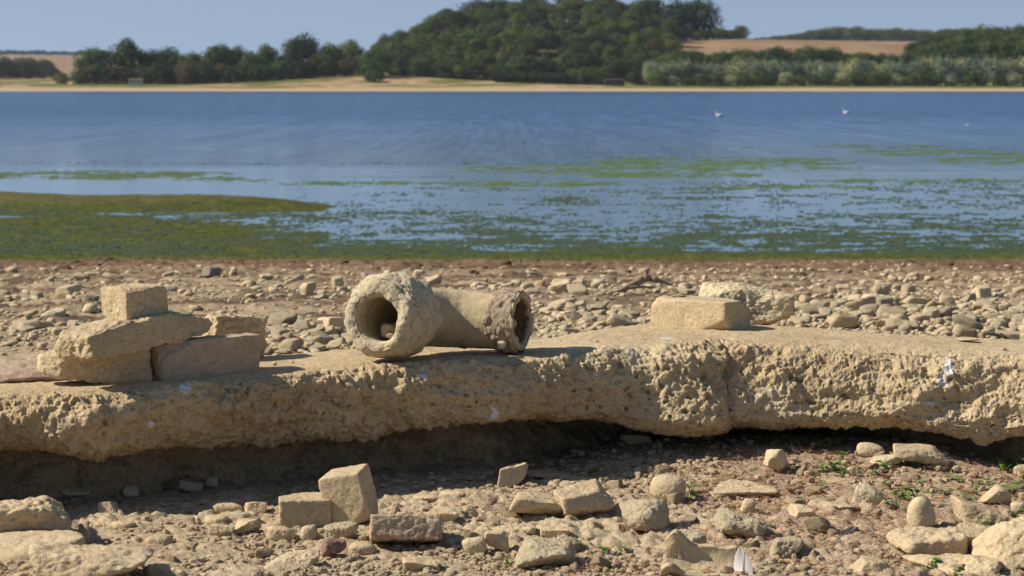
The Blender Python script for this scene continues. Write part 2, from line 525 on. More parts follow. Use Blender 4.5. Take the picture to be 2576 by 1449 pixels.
# ------------------------------------------------------------------ the slab
SL_Z = CAMZ - .57
FT = np.array([(-900, 1085), (-400, 1030), (-200, 1002), (0, 990), (180, 985), (450, 962), (700, 938), (950, 917), (1100, 910), (1300, 904), (1400, 892), (1550, 872), (1700, 862), (1800, 856), (2000, 862), (2300, 875), (2576, 888), (2800, 900), (3100, 915), (3500, 930)], float)
BT = np.array([(-900, 1040), (-400, 990), (-200, 975), (0, 958), (180, 940), (450, 915), (700, 886), (950, 868), (1100, 862), (1300, 852), (1400, 843), (1550, 818), (1700, 808), (1800, 806), (2000, 818), (2300, 838), (2576, 850), (2800, 862), (3100, 875), (3500, 885)], float)
BB = np.array([(-900, 1260), (-400, 1210), (-200, 1150), (0, 1150), (120, 1160), (230, 1170), (310, 1166), (420, 1142), (600, 1122), (800, 1112), (950, 1100), (1120, 1085), (1300, 1066), (1420, 1060), (1500, 1068), (1600, 1076), (1700, 1086), (1740, 1072), (1850, 1060), (2000, 1064), (2250, 1076), (2400, 1100), (2480, 1114), (2540, 1106), (2620, 1095), (2800, 1110), (3100, 1130), (3500, 1150)], float)
_SZ = np.array([(-900, -.045), (0, -.028), (450, -.016), (950, -.004), (1300, 0), (1500, .010), (1700, .017), (1850, .018), (2300, .008), (2576, 0), (3500, -.01)])
def slz(px): return SL_Z + np.interp(px, _SZ[:, 0], _SZ[:, 1])
def dist_at_z(py, z):
    dy = F * ct + st_ * (CY - py); dz = -F * st_ + ct * (CY - py)
    return (z - CAMZ) * dy / dz
def build_slab():
    xs_px = np.linspace(-880, 3480, 2600)
    xs_px = np.concatenate([np.linspace(-880, -140, 90), np.linspace(-135, 2710, 1500), np.linspace(2715, 3480, 90)])
    fpy = np.interp(xs_px, FT[:, 0], FT[:, 1]); bpy_ = np.interp(xs_px, BT[:, 0], BT[:, 1]); bb = np.interp(xs_px, BB[:, 0], BB[:, 1])
    SZ = slz(xs_px); Df = dist_at_z(fpy, SZ); Db = dist_at_z(bpy_, SZ)
    k = np.hanning(121); k /= k.sum()
    sm = lambda v: np.convolve(np.pad(v, 60, mode='edge'), k, mode='valid')
    Df = sm(Df); Db = sm(Db)
    # local notch and bulges of the front
    Df = Df + .022 * np.exp(-((xs_px - 1815) / 34) ** 2)
    Df = Df - .02 * np.exp(-((xs_px - 250) / 130) ** 2)
    Xf, _, _ = atv(xs_px, fpy, Df)
    Xb, _, _ = atv(xs_px, bpy_, Db)
    _, _, zb = atv(xs_px, bb, Df - .02)
    zb = np.minimum(zb, SZ - .08)
    front = np.stack([Xf, Df], 1)
    tn = np.gradient(front, axis=0); tn[:, 0] = sm(tn[:, 0]); tn[:, 1] = sm(tn[:, 1]); tn /= np.linalg.norm(tn, axis=1)[:, None]
    nrm = np.stack([tn[:, 1], -tn[:, 0]], 1)     # outwards, towards the camera
    # profile: t in 0..1 in sections
    rows = []; kindrow = []
    T = SZ - zb
    def add(x, y, z, rough): rows.append(np.stack([x, y, z], 1)); kindrow.append(rough)
    # back wall up
    for s in np.linspace(0, 1, 6):
        add(Xb, Db + .03 * (1 - s), (CAMZ - .93) + (SZ - .012 - CAMZ + .93) * s, .4)
    # top, back to front
    for s in np.linspace(0.02, .97, 90):
        e = s ** .8
        x = Xb + (Xf - Xb) * e; y = Db + (Df - Db) * e
        edge = np.minimum(s, 1) 
        add(x, y, SZ - .012 * math.exp(-s * 40) - .012 * sst(.82, 1.0, s), .05 + .40 * float(sst(.86, 1, s)))
    # front face
    out = [(0.004, .06), (.015, .14), (.022, .25), (.028, .40), (.032, .55), (.030, .70), (.022, .84), (.006, .95), (-.02, 1.0), (-.06, 1.0), (-.12, .97), (-.3, .93)]
    pr = np.array([(-.004, .045)] + out)
    seg = np.concatenate([[0], np.cumsum(np.hypot(np.diff(pr[:, 0]), np.diff(pr[:, 1]) * .16))])
    nface = 120
    ss = np.concatenate([np.linspace(0, seg[-4], nface, endpoint=False), np.linspace(seg[-4], seg[-1], 26)])
    po = np.interp(ss, seg, pr[:, 0]); pz = np.interp(ss, seg, pr[:, 1])
    # left part is undercut, right part is battered outwards
    bat = sst(1440, 1700, xs_px) * (1 - .45 * sst(1780, 1900, xs_px))
    bat_l = 1 - sst(700, 1300, xs_px)
    for o_, z_ in zip(po, pz):
        ob = o_ + bat * (.105 * min(z_, .85) - 0.0) * (1 if o_ > -.05 else .5) - bat_l * .085 * max(0.0, z_ - .36)
        # ripples of the whole outline
        add(Xf + nrm[:, 0] * ob, Df + nrm[:, 1] * ob, SZ - T * z_, (.5 + .5 * min(1, z_ / .2)) if o_ > -.1 else .5)
    Vt = np.stack(rows)                               # rows, cols, 3
    nr, nc = Vt.shape[:2]
    Pu = np.gradient(Vt, axis=0); Pv = np.gradient(Vt, axis=1)
    Nn = np.cross(Pu, Pv); Nn /= (np.linalg.norm(Nn, axis=2)[..., None] + 1e-9)
    if Nn[20, nc // 2, 2] < 0: Nn = -Nn
    P = Vt.reshape(-1, 3); Nf = Nn.reshape(-1, 3)
    rough = np.repeat(np.array(kindrow), nc)
    z = P[:, 2]
    big = fbm(P * np.array([5, 5, 9]), 3, 61) * .020
    wq = P + .006 * np.stack([vnoise(P * 60, 63), vnoise(P * 60, 64), vnoise(P * 60, 65)], 1)
    w1, i1, f1 = worley(wq * 34, 71)
    w2, i2, f2 = worley(wq * 75, 75)
    w3, i3, f3 = worley(wq * np.array([62, 62, 70]), 81)
    patch = sst(-.35, .35, fbm(P * 7, 3, 66)) * (1 - .6 * sst(.45, .62, P[:, 0]))       # knobbly against pitted areas
    knobs = ((1 - np.clip(w1 / .62, 0, 1) ** 2) * (i1 > .62) * .009 + (1 - np.clip(w2 / .65, 0, 1) ** 2) * (i2 > .45) * .0055) * (.08 + .95 * patch)
    thr = .50 * (.45 + .55 * _h((i3 * 9999).astype(np.int64), (i3 * 777).astype(np.int64), (i3 * 0).astype(np.int64), 3))
    w4, i4, _ = worley(wq * np.array([120, 120, 135]), 85)
    pit = -np.clip(1 - w3 / thr, 0, 1) ** .6 * (i3 > .62) * .012 * (.4 + .9 * sst(-.3, .3, fbm(P * 11, 2, 68))) - np.clip(1 - w4 / .4, 0, 1) ** .7 * (i4 > .7) * .006
    rdg = 1 - np.abs(fbm(wq * 26, 3, 99)) * 2.2
    fine = fbm(P * 45, 4, 91) * .0045 + fbm(P * 140, 3, 97) * .0026 + rdg * .0032 * (.4 + .8 * patch) + fbm(P * np.array([14, 14, 30]), 3, 95) * .008
    d = (big + knobs + pit + fine) * rough
    d += (1 - rough).clip(0, 1) * (fbm(P * 6, 3, 93) * .0035 + fbm(P * 60, 3, 94) * .0008)
    P2 = P + Nf * d[:, None]
    me = mesh_np("slab", P2, grid_faces(nr, nc), [M_slab])
    # make normals point out
    c = me.polygons[(20) * (nc - 1) + nc // 2]
    if c.normal.z < 0: me.flip_normals()
    t = empty("concrete_slab", (0, 4.9, SL_Z - .15), "long rough tan concrete slab with pitted undercut front edge lying across the shore", "slab")
    o = link("slab_top", me, t, loc=(0, -4.9, -(SL_Z - .15)))
    o.name = "slab_body"
    # footing: recessed earth wall under the slab
    rows2 = []
    inset = np.interp(xs_px, [-900, 0, 700, 1300, 1600, 1900, 2100, 2300, 2576, 3500], [.20, .20, .18, .18, .28, .34, .26, .16, .12, .12])
    for s in np.linspace(0, 1, 60):
        ins = inset + .02 * math.cos(s * 3) - s * .05
        x = Xf - nrm[:, 0] * ins; y = Df - nrm[:, 1] * ins
        rows2.append(np.stack([x, y, (zb + .03) * (1 - s) + (CAMZ - .93) * s], 1))
    Q = np.stack(rows2); Pq = Q.reshape(-1, 3)
    dd = fbm(Pq * np.array([7, 7, 16]), 3, 101) * .035 + fbm(Pq * 40, 4, 103) * .015
    wa, ia, _ = worley(Pq * 45, 105); dd += (1 - np.clip(wa / .6, 0, 1) ** 2) * (ia > .6) * .007
    Pq = Pq + np.stack([np.tile(nrm[:, 0], 60), np.tile(nrm[:, 1], 60), 0 * dd], 1) * dd[:, None]
    me2 = mesh_np("footing", Pq, grid_faces(60, nc), [M_footing])
    link("footing", me2, t, loc=(0, -4.9, -(SL_Z - .15)))
    return t

def slab_material():
    m, nt, b = new_mat("silt caked concrete")
    co = N(nt, "ShaderNodeTexCoord").outputs["Object"]
    n1 = noise(nt, co, 4, 4, .6); n2 = noise(nt, co, 55, 5, .65); n3 = noise(nt, co, 300, 3, .7)
    c = ramp(nt, n1, [(.3, (.44, .325, .185)), (.5, (.52, .40, .235)), (.7, (.57, .455, .28))])
    c = mixc(nt, 1.0, c, ramp(nt, n2, [(.3, (.66, .62, .58)), (.48, (1, 1, 1)), (.8, (1.08,) * 3)]), 'MULTIPLY')
    # a pale limey bloom and white bird droppings (world positions on the slab)
    def spot(px, py, D, rx, rz, fuzz, amt, c, col, ky=.25):
        p = at(px, py, D)
        sub = N(nt, "ShaderNodeVectorMath", operation='SUBTRACT'); nt.links.new(co, sub.inputs[0]); sub.inputs[1].default_value = p
        nz = N(nt, "ShaderNodeTexNoise"); nz.inputs["Scale"].default_value = 1.1 / rx * .6; nz.inputs["Detail"].default_value = 5; nt.links.new(co, nz.inputs[0])
        ad = N(nt, "ShaderNodeVectorMath", operation='MULTIPLY_ADD'); nt.links.new(nz.outputs["Color"], ad.inputs[0]); ad.inputs[1].default_value = (rx * fuzz,) * 3
        nt.links.new(sub.outputs[0], ad.inputs[2])
        s2 = N(nt, "ShaderNodeVectorMath", operation='SUBTRACT'); nt.links.new(ad.outputs[0], s2.inputs[0]); s2.inputs[1].default_value = (rx * fuzz * .5,) * 3
        mu = N(nt, "ShaderNodeVectorMath", operation='MULTIPLY'); nt.links.new(s2.outputs[0], mu.inputs[0]); mu.inputs[1].default_value = (1 / rx, ky / rx, 1 / rz)
        ln = N(nt, "ShaderNodeVectorMath", operation='LENGTH'); nt.links.new(mu.outputs[0], ln.inputs[0])
        f = ramp(nt, ln.outputs["Value"], [(.6, (amt,) * 3), (1.0, (0,) * 3)])
        return mixc(nt, f, c, col)
    W = (.72, .72, .74)
    for a in ((463, 975, 4.6, .010, .012), (380, 1065, 4.55, .008, .007), (1062, 945, 4.93, .009, .016), (1245, 1040, 4.95, .009, .020),
              (2385, 925, 5.15, .014, .024), (2365, 955, 5.13, .012, .02), (2345, 985, 5.12, .009, .02), (1590, 888, 5.2, .006, .006),
              (2330, 1010, 5.1, .02, .01)):
        a = (a[0], a[1], float(dist_at_z(np.interp(a[0], FT[:, 0], FT[:, 1]), slz(a[0]))) - .02) + a[3:]
        c = spot(*a, 2.4, .8, c, W)
    for a in ((1438, 877, 5.15, .018, .02), (1680, 849, 5.42, .022, .02), (1362, 906, 5.0, .012, .02), (2000, 822, 5.6, .02, .02), (2100, 858, 5.4, .015, .02), (2230, 840, 5.5, .012, .02)):
        a = (a[0], a[1], float(dist_at_z(a[1], slz(a[0])))) + a[3:]
        c = spot(*a, 1.6, .75, c, W, 1.3)
    c = spot(1900, 1000, 5.25, .09, .04, 1.8, .35, c, (.62, .55, .42))
    nt.links.new(c, b.inputs["Base Color"])
    b.inputs["Roughness"].default_value = .93; b.inputs["Specular IOR Level"].default_value = .15
    vo = N(nt, "ShaderNodeTexVoronoi"); vo.inputs["Scale"].default_value = 130; nt.links.new(co, vo.inputs["Vector"])
    hole = ramp(nt, vo.outputs["Distance"], [(.12, (0,) * 3), (.35, (1,) * 3)])
    p = bump(nt, b, n2, .9, .007); p = bump(nt, b, hole, .5, .003, p); bump(nt, b, n3, .9, .003, p)
    return m
M_slab = slab_material()
build_slab()
# ------------------------------------------------------------------ water
def water_material():
    m, nt, b = new_mat("lake water")
    co = N(nt, "ShaderNodeTexCoord").outputs["Object"]
    sx = N(nt, "ShaderNodeSeparateXYZ"); nt.links.new(co, sx.inputs[0]); Y = sx.outputs[1]
    def aniso(sxx, syy, scale, detail=4):
        mp = N(nt, "ShaderNodeMapping"); mp.inputs["Scale"].default_value = (sxx, syy, 1); nt.links.new(co, mp.inputs[0])
        return noise(nt, mp.outputs[0], scale, detail, .6)
    farf = math_(nt, 'MULTIPLY_ADD', math_(nt, 'LOGARITHM', Y, math.e), .9, -3.95)     # 0 at 80 m, 1 at 245 m
    farf = math_(nt, 'ADD', farf, math_(nt, 'MULTIPLY_ADD', aniso(.02, .05, 1, 4), .5, -.25), clamp=True)
    c = mixc(nt, farf, (.070, .150, .230), (.008, .080, .235))  # paler near, darker far: calm and windy sky reflection put into the colour
    # shallow bed with dark weed showing through near the shore
    sh = math_(nt, 'MULTIPLY_ADD', Y, -.045, 3.3)
    sh = math_(nt, 'ADD', sh, math_(nt, 'MULTIPLY_ADD', aniso(.25, .12, 1, 4), 2.2, -1.3), clamp=True)
    c = mixc(nt, math_(nt, 'MULTIPLY', sh, .8), c, (.016, .060, .062))
    nt.links.new(c, b.inputs["Base Color"])
    b.inputs["IOR"].default_value = 1.33
    nt.links.new(math_(nt, 'MULTIPLY_ADD', farf, .16, .05), b.inputs["Roughness"])
    b.inputs["Specular IOR Level"].default_value = .42
    b.inputs["Specular Tint"].default_value = (.62, .83, 1.0, 1)
    patch = math_(nt, 'MULTIPLY_ADD', aniso(2.2, .09, 1, 5), .55, math_(nt, 'MULTIPLY', aniso(.5, .03, 1, 5), .55))
    pr = ramp(nt, patch, [(.44, (0,) * 3), (.66, (1,) * 3)])
    h1 = aniso(.8, 1.6, 1.3, 5); h2 = aniso(.12, .30, 1, 5)
    amt = math_(nt, 'ADD', math_(nt, 'MULTIPLY', farf, math_(nt, 'MULTIPLY_ADD', pr, 1.3, .25)), .035)
    h = math_(nt, 'MULTIPLY', math_(nt, 'ADD', h1, math_(nt, 'MULTIPLY', h2, 2.0)), amt)
    c2 = mixc(nt, math_(nt, 'MULTIPLY', math_(nt, 'MULTIPLY', pr, farf), .95), c, (.003, .022, .085))  # dark wave streaks of the far water painted into the base colour
    nt.links.new(c2, b.inputs["Base Color"])
    bp = N(nt, "ShaderNodeBump"); bp.inputs["Strength"].default_value = 1.0; bp.inputs["Distance"].default_value = .22
    nt.links.new(h, bp.inputs["Height"]); nt.links.new(bp.outputs[0], b.inputs["Normal"])
    return m
M_water = water_material()
V = [(-900, 34, 0), (900, 34, 0), (900, 1100, 0), (-900, 1100, 0)]
tag(link("water", mesh_np("water", V, [(0, 1, 2, 3)], [M_water], smooth=False)), kind="structure")

# ------------------------------------------------------------------ far land
LAY = [  # distance, [(px, ground py)...]
    (1062, [(-2000, 234), (4600, 234)]),
    (1080, [(-2000, 228), (1200, 228), (4600, 227)]),
    (1110, [(-2000, 212), (0, 210), (160, 213), (350, 216), (600, 217), (900, 213), (1250, 211), (1500, 217), (2576, 217), (4600, 216)]),
    (1160, [(-2000, 205), (0, 206), (200, 212), (480, 211), (650, 204), (800, 197), (900, 190), (1060, 194), (1250, 203), (1450, 212), (1700, 213), (4600, 212)]),
    (1250, [(-2000, 203), (0, 204), (300, 200), (550, 192), (900, 172), (1100, 145), (1300, 128), (1500, 128), (1650, 140), (1720, 150), (1850, 156), (2100, 156), (2300, 165), (2576, 170), (4600, 170)]),
    (1400, [(-2000, 200), (0, 201), (500, 192), (800, 175), (1000, 130), (1130, 80), (1250, 66), (1500, 56), (1640, 84), (1700, 102), (1760, 103), (1850, 98), (1880, 98), (2000, 103), (2120, 108), (2270, 114), (2400, 112), (2576, 108), (4600, 110)]),
    (1700, [(-2000, 200), (0, 201), (800, 190), (1100, 130), (1400, 100), (1700, 112), (1880, 106), (2000, 108), (2270, 118), (2576, 112), (4600, 112)]),
    (1850, [(-2000, 195), (0, 196), (800, 190), (1100, 130), (1400, 100), (1880, 100), (2576, 110), (4600, 112)]),
    (2500, [(-2000, 182), (0, 184), (240, 183), (900, 180), (1880, 112), (2576, 105), (4600, 110)]),
    (3000, [(-2000, 155), (0, 156), (150, 155), (300, 158), (900, 165), (1880, 105), (2576, 108), (4600, 110)]),
    (3800, [(-2000, 138), (0, 139), (200, 141), (900, 155), (1880, 112), (2576, 115), (4600, 110)]),
    (6000, [(-2000, 190), (4600, 190)]),
]
_ld = np.array([math.log(l[0]) for l in LAY])
def far_py(px, D):
    px = np.atleast_1d(np.asarray(px, float)); D = np.broadcast_to(np.asarray(D, float), px.shape); t = np.interp(np.log(D), _ld, np.arange(len(LAY)))
    out = np.zeros(px.shape)
    vals = np.stack([np.interp(px, [q[0] for q in l[1]], [q[1] for q in l[1]]) for l in LAY])
    i = np.clip(np.floor(t).astype(int), 0, len(LAY) - 2); f = t - i
    f = f * f * (3 - 2 * f) * .5 + f * .5
    a = np.take_along_axis(vals, i[None], 0)[0]; b = np.take_along_axis(vals, i[None] + 1, 0)[0]
    return a * (1 - f) + b * f
def far_z(px, D):
    px = np.asarray(px, float); D = np.asarray(D, float)
    py = far_py(px, D)
    return CAMZ + (HOR - py) / F * D / 1.0
def far_material():
    m, nt, b = new_mat("far fields")
    co = N(nt, "ShaderNodeTexCoord").outputs["Object"]
    sx = N(nt, "ShaderNodeSeparateXYZ"); nt.links.new(co, sx.inputs[0]); X, Y, Z = sx.outputs
    n1 = noise(nt, co, .03, 5, .6); n2 = noise(nt, co, .25, 4, .6)
    dry = ramp(nt, n2, [(.36, (.20, .14, .075)), (.5, (.33, .235, .13)), (.66, (.41, .30, .18))])
    grass = ramp(nt, n2, [(.3, (.09, .10, .03)), (.7, (.17, .16, .05))])
    beach = (.40, .30, .175)
    # green verge at the foot of the trees
    g = math_(nt, 'MULTIPLY_ADD', Y, .10, -109.2)
    g = math_(nt, 'MULTIPLY', math_(nt, 'ADD', g, 0, clamp=True), ramp(nt, n1, [(.44, (0,) * 3), (.55, (1,) * 3)]))
    c = mixc(nt, math_(nt, 'MULTIPLY_ADD', Y, .12, -131, clamp=True), beach, dry)
    c = mixc(nt, g, c, grass)
    # right of the picture the verge is always green
    gr = math_(nt, 'MULTIPLY', math_(nt, 'MULTIPLY_ADD', X, .03, -1.0, clamp=True), math_(nt, 'MULTIPLY', math_(nt, 'MULTIPLY_ADD', Y, .15, -164, clamp=True), math_(nt, 'MULTIPLY_ADD', Y, -.02, 30, clamp=True)))
    c = mixc(nt, gr, c, grass)
    gl = math_(nt, 'MULTIPLY', math_(nt, 'MULTIPLY_ADD', X, -.03, -4.0, clamp=True), math_(nt, 'MULTIPLY_ADD', Y, .15, -164, clamp=True))
    gl = math_(nt, 'MULTIPLY', gl, math_(nt, 'MULTIPLY_ADD', X, .05, 10.6, clamp=True))
    gl = math_(nt, 'MULTIPLY', gl, math_(nt, 'MULTIPLY_ADD', Y, -.02, 30, clamp=True))
    c = mixc(nt, gl, c, grass)
    # woodland floor on the hill
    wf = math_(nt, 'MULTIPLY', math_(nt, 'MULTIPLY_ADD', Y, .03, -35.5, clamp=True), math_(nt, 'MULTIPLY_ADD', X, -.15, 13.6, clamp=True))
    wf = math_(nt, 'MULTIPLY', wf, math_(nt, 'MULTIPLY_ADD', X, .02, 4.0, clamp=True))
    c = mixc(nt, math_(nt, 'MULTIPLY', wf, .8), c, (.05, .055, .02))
    # harvested fields of the distance
    brown = ramp(nt, n1, [(.4, (.22, .145, .085)), (.6, (.29, .195, .115))])
    c = mixc(nt, math_(nt, 'MULTIPLY', math_(nt, 'MULTIPLY_ADD', Y, .03, -37.8, clamp=True), math_(nt, 'MULTIPLY_ADD', X, .15, -12.7, clamp=True)), c, brown)
    c = mixc(nt, math_(nt, 'MULTIPLY_ADD', Y, .02, -38, clamp=True), c, brown)
    nt.links.new(c, b.inputs["Base Color"]); b.inputs["Roughness"].default_value = 1; b.inputs["Specular IOR Level"].default_value = .05
    return m
M_far = far_material()
def build_far():
    Ds = np.concatenate([np.arange(1062, 1200, 4), np.geomspace(1200, 6000, 110)])
    pxs = np.linspace(-1900, 4500, 500)
    PX, DD = np.meshgrid(pxs, Ds)
    Zf = far_z(PX.ravel(), DD.ravel())
    X = (PX.ravel() - CX) / F * DD.ravel()
    Zf = Zf + .25 * vnoise(np.stack([X * .05, DD.ravel() * .05, X * 0], 1), 9) * (DD.ravel() > 1090)
    V = np.stack([X, DD.ravel(), Zf], 1)
    me = mesh_np("far_hills", V, grid_faces(len(Ds), len(pxs)), [M_far])
    if me.polygons[5000].normal.z < 0: me.flip_normals()
    tag(link("hills", me), kind="structure")
build_far()

# ------------------------------------------------------------------ trees
def leaf_mat(name, a, b_):
    m, nt, b = new_mat(name)
    g = N(nt, "ShaderNodeNewGeometry")
    co = N(nt, "ShaderNodeTexCoord").outputs["Object"]
    k = math_(nt, 'MULTIPLY_ADD', g.outputs["Random Per Island"], .6, math_(nt, 'MULTIPLY', noise(nt, co, .35, 2), .6))
    c = ramp(nt, k, [(.25, a), (.75, b_)])
    oi = N(nt, "ShaderNodeObjectInfo").outputs["Random"]
    c = mixc(nt, 1.0, c, ramp(nt, oi, [(0, (.55, .64, .68)), (.35, (.85, .9, .9)), (.7, (1.15, 1.12, 1.0)), (1, (1.6, 1.4, 1.05))]), 'MULTIPLY')
    nt.links.new(c, b.inputs["Base Color"]); b.inputs["Roughness"].default_value = .7; b.inputs["Specular IOR Level"].default_value = .15
    return m
L_mid = leaf_mat("mid green foliage", (0.0389, 0.0665, 0.0156), (0.0734, 0.1176, 0.0292))
L_dark = leaf_mat("dark green foliage", (0.0272, 0.0449, 0.0147), (0.0545, 0.0809, 0.0252))
L_olive = leaf_mat("olive foliage", (0.0524, 0.0745, 0.0156), (0.0936, 0.1184, 0.0303))
L_brown = leaf_mat("rusty brown foliage", (0.0514, 0.0433, 0.019), (0.0881, 0.0737, 0.0303))
L_willow = leaf_mat("silvery willow foliage", (0.138, 0.1725, 0.0978), (0.276, 0.3105, 0.1955))
M_bark = flat_mat("bark", (.10, .075, .05), .9, scale=1.0)

def tube(path, radii, seg=8, cap=True, ell=None):
    """swept tube; returns V, F (quads)"""
    path = np.asarray(path, float); n = len(path)
    T = np.gradient(path, axis=0); T /= np.linalg.norm(T, axis=1)[:, None]
    up = np.array([0, 0, 1.0]) if abs(T[0, 2]) < .9 else np.array([1.0, 0, 0])
    a = np.cross(T[0], up); a /= np.linalg.norm(a)
    Vs = []
    th = np.linspace(0, 2 * math.pi, seg, endpoint=False)
    for i in range(n):
        a = a - T[i] * (a @ T[i]); a /= np.linalg.norm(a); b = np.cross(T[i], a)
        r = radii[i]; e = 1.0 if ell is None else ell[i]
        Vs.append(path[i] + np.outer(np.cos(th) * r * e, a) + np.outer(np.sin(th) * r, b))
    V = np.concatenate(Vs); Fq = grid_faces(n, seg, wrap=True)
    if cap:
        V = np.concatenate([V, [path[0]], [path[-1]]])
        c0, c1 = len(V) - 2, len(V) - 1
        j = np.arange(seg); j2 = (j + 1) % seg
        Fq = np.concatenate([Fq, np.stack([j, j2, j2 * 0 + c0, j2 * 0 + c0], 1)[:, [1, 0, 2, 3]], np.stack([(n - 1) * seg + j, (n - 1) * seg + j2, j2 * 0 + c1, j2 * 0 + c1], 1)])
    return V, Fq
def tri_clean(V, Fq, name, mats, smooth=True):
    """quads whose last two indices coincide become triangles"""
    me = bpy.data.meshes.new(name)
    fl = [tuple(q) if q[2] != q[3] else tuple(q[:3]) for q in Fq.tolist()]
    me.from_pydata([tuple(v) for v in V.tolist()], [], fl)
    for m in mats: me.materials.append(m)
    me.polygons.foreach_set("use_smooth", [smooth] * len(me.polygons)); me.update()
    return me
def join(parts):
    Vs, Fs, o = [], [], 0
    for V, Fq in parts:
        Vs.append(V); Fs.append(np.asarray(Fq) + o); o += len(V)
    return np.concatenate(Vs), np.concatenate(Fs)

def leaf_cloud(pts, nrm, size, rg):
    """quads at pts facing nrm with jitter"""
    n = len(pts)
    nj = nrm + rg.normal(0, .38, (n, 3)); nj /= np.linalg.norm(nj, axis=1)[:, None]
    a = np.cross(nj, rg.normal(0, 1, (n, 3))); a /= np.linalg.norm(a, axis=1)[:, None]; b = np.cross(nj, a)
    s = (size * rg.uniform(.6, 1.35, n))[:, None]
    V = np.stack([pts - a * s, pts - b * s * .6, pts + a * s, pts + b * s * .6], 1).reshape(-1, 3)
    return V, np.arange(4 * n).reshape(n, 4)

def make_tree_meshes(seed, shape):
    """unit tree 1 m high; shape: broad / tall / bush / willow"""
    rg = np.random.default_rng(seed)
    wd = dict(broad=.52, tall=.36, bush=.62, willow=.54)[shape]
    zc = dict(broad=.52, tall=.52, bush=.40, willow=.46)[shape]
    hz = dict(broad=.48, tall=.48, bush=.55, willow=.52)[shape]
    parts = []; nb = dict(broad=46, tall=38, bush=40, willow=54)[shape]
    for i in range(nb):
        u = rg.normal(0, 1, 3); u /= np.linalg.norm(u); u[2] = u[2] if rg.random() < .65 else abs(u[2])
        rr = rg.uniform(.55, .84)
        c = np.array([0, 0, zc]) + u * np.array([wd * .92, wd * .92, hz]) * rr
        br = rg.uniform(.12, .20) * (1.0 if shape != 'willow' else .85)
        m = int(80 * (br / .13) ** 2)
        d = rg.normal(0, 1, (m, 3)); d /= np.linalg.norm(d, axis=1)[:, None]
        k = rg.uniform(.72, 1.12, m)[:, None]
        st = np.array([1, 1, .8]) if shape != 'willow' else np.array([.8, .8, 1.25])
        p = c + d * br * k * st
        p = p[p[:, 2] > .03]; d = d[:len(p)]
        parts.append(leaf_cloud(p, (p - c) / br, .020 if shape != 'willow' else .016, rg))
    # inner core keeps sky from showing everywhere
    m = 700
    d = rg.normal(0, 1, (m, 3)); d /= np.linalg.norm(d, axis=1)[:, None]
    p = np.array([0, 0, zc]) + d * np.array([wd, wd, hz]) * rg.uniform(.3, .72, m)[:, None]
    parts.append(leaf_cloud(p, d, .035, rg))
    V, Fq = join(parts)
    crown = mesh_np("crown", V, Fq, [L_mid], smooth=False)
    tr = []
    lean = rg.normal(0, .02, 2)
    tr.append(tube([(0, 0, -.03), (lean[0] * .5, lean[1] * .5, .18), (lean[0], lean[1], .42), (lean[0] * 2, lean[1] * 2, .78)], [.032, .024, .018, .006], 7))
    for i in range(5):
        a = rg.uniform(0, 6.28); z0 = rg.uniform(.2, .5); L = rg.uniform(.2, .34)
        tr.append(tube([(lean[0], lean[1], z0), (math.cos(a) * L * .5, math.sin(a) * L * .5, z0 + .11), (math.cos(a) * L, math.sin(a) * L, z0 + .26)], [.011, .008, .003], 5))
    V, Fq = join(tr)
    trunk = tri_clean(V, Fq, "trunk", [M_bark])
    return crown, trunk
TREES = {k: [make_tree_meshes(s + i, k) for i in range(n)] for k, s, n in (('broad', 100, 4), ('tall', 200, 3), ('bush', 300, 3), ('willow', 400, 3))}
MT = dict(mid=L_mid, dark=L_dark, olive=L_olive, brown=L_brown, willow=L_willow)
TREE_POS = []
def tree(px, D, hpx, shape='broad', mat='mid', wide=1.0, label=None, group=None, py=None, name=None, cat="tree"):
    z = float(far_z(np.array([px]), np.array([D]))[0])
    h = hpx / ppm(D)
    x = (px - CX) / F * D
    cm, tm = random.choice(TREES[shape])
    nm = name or dict(broad='broadleaf_tree', tall='tall_tree', bush='bush', willow='willow_tree')[shape]
    t = empty(nm, (x, D, z - .02 * h), label, cat, group)
    wide = wide * (1.22 if shape != 'bush' else 1.08)
    t.rotation_euler = (0, 0, random.uniform(0, 6.28)); t.scale = (h * wide, h * wide, h)
    c = link("crown", cm, t); c.material_slots[0].link = 'OBJECT'; c.material_slots[0].material = MT[mat]
    if hpx > 18: link("trunk", tm, t)
    TREE_POS.append((px, D, hpx))
    return t
COLW = dict(mid='mid green', dark='dark green', olive='yellowish green', brown='rusty brown', willow='silvery')
random.seed(21)
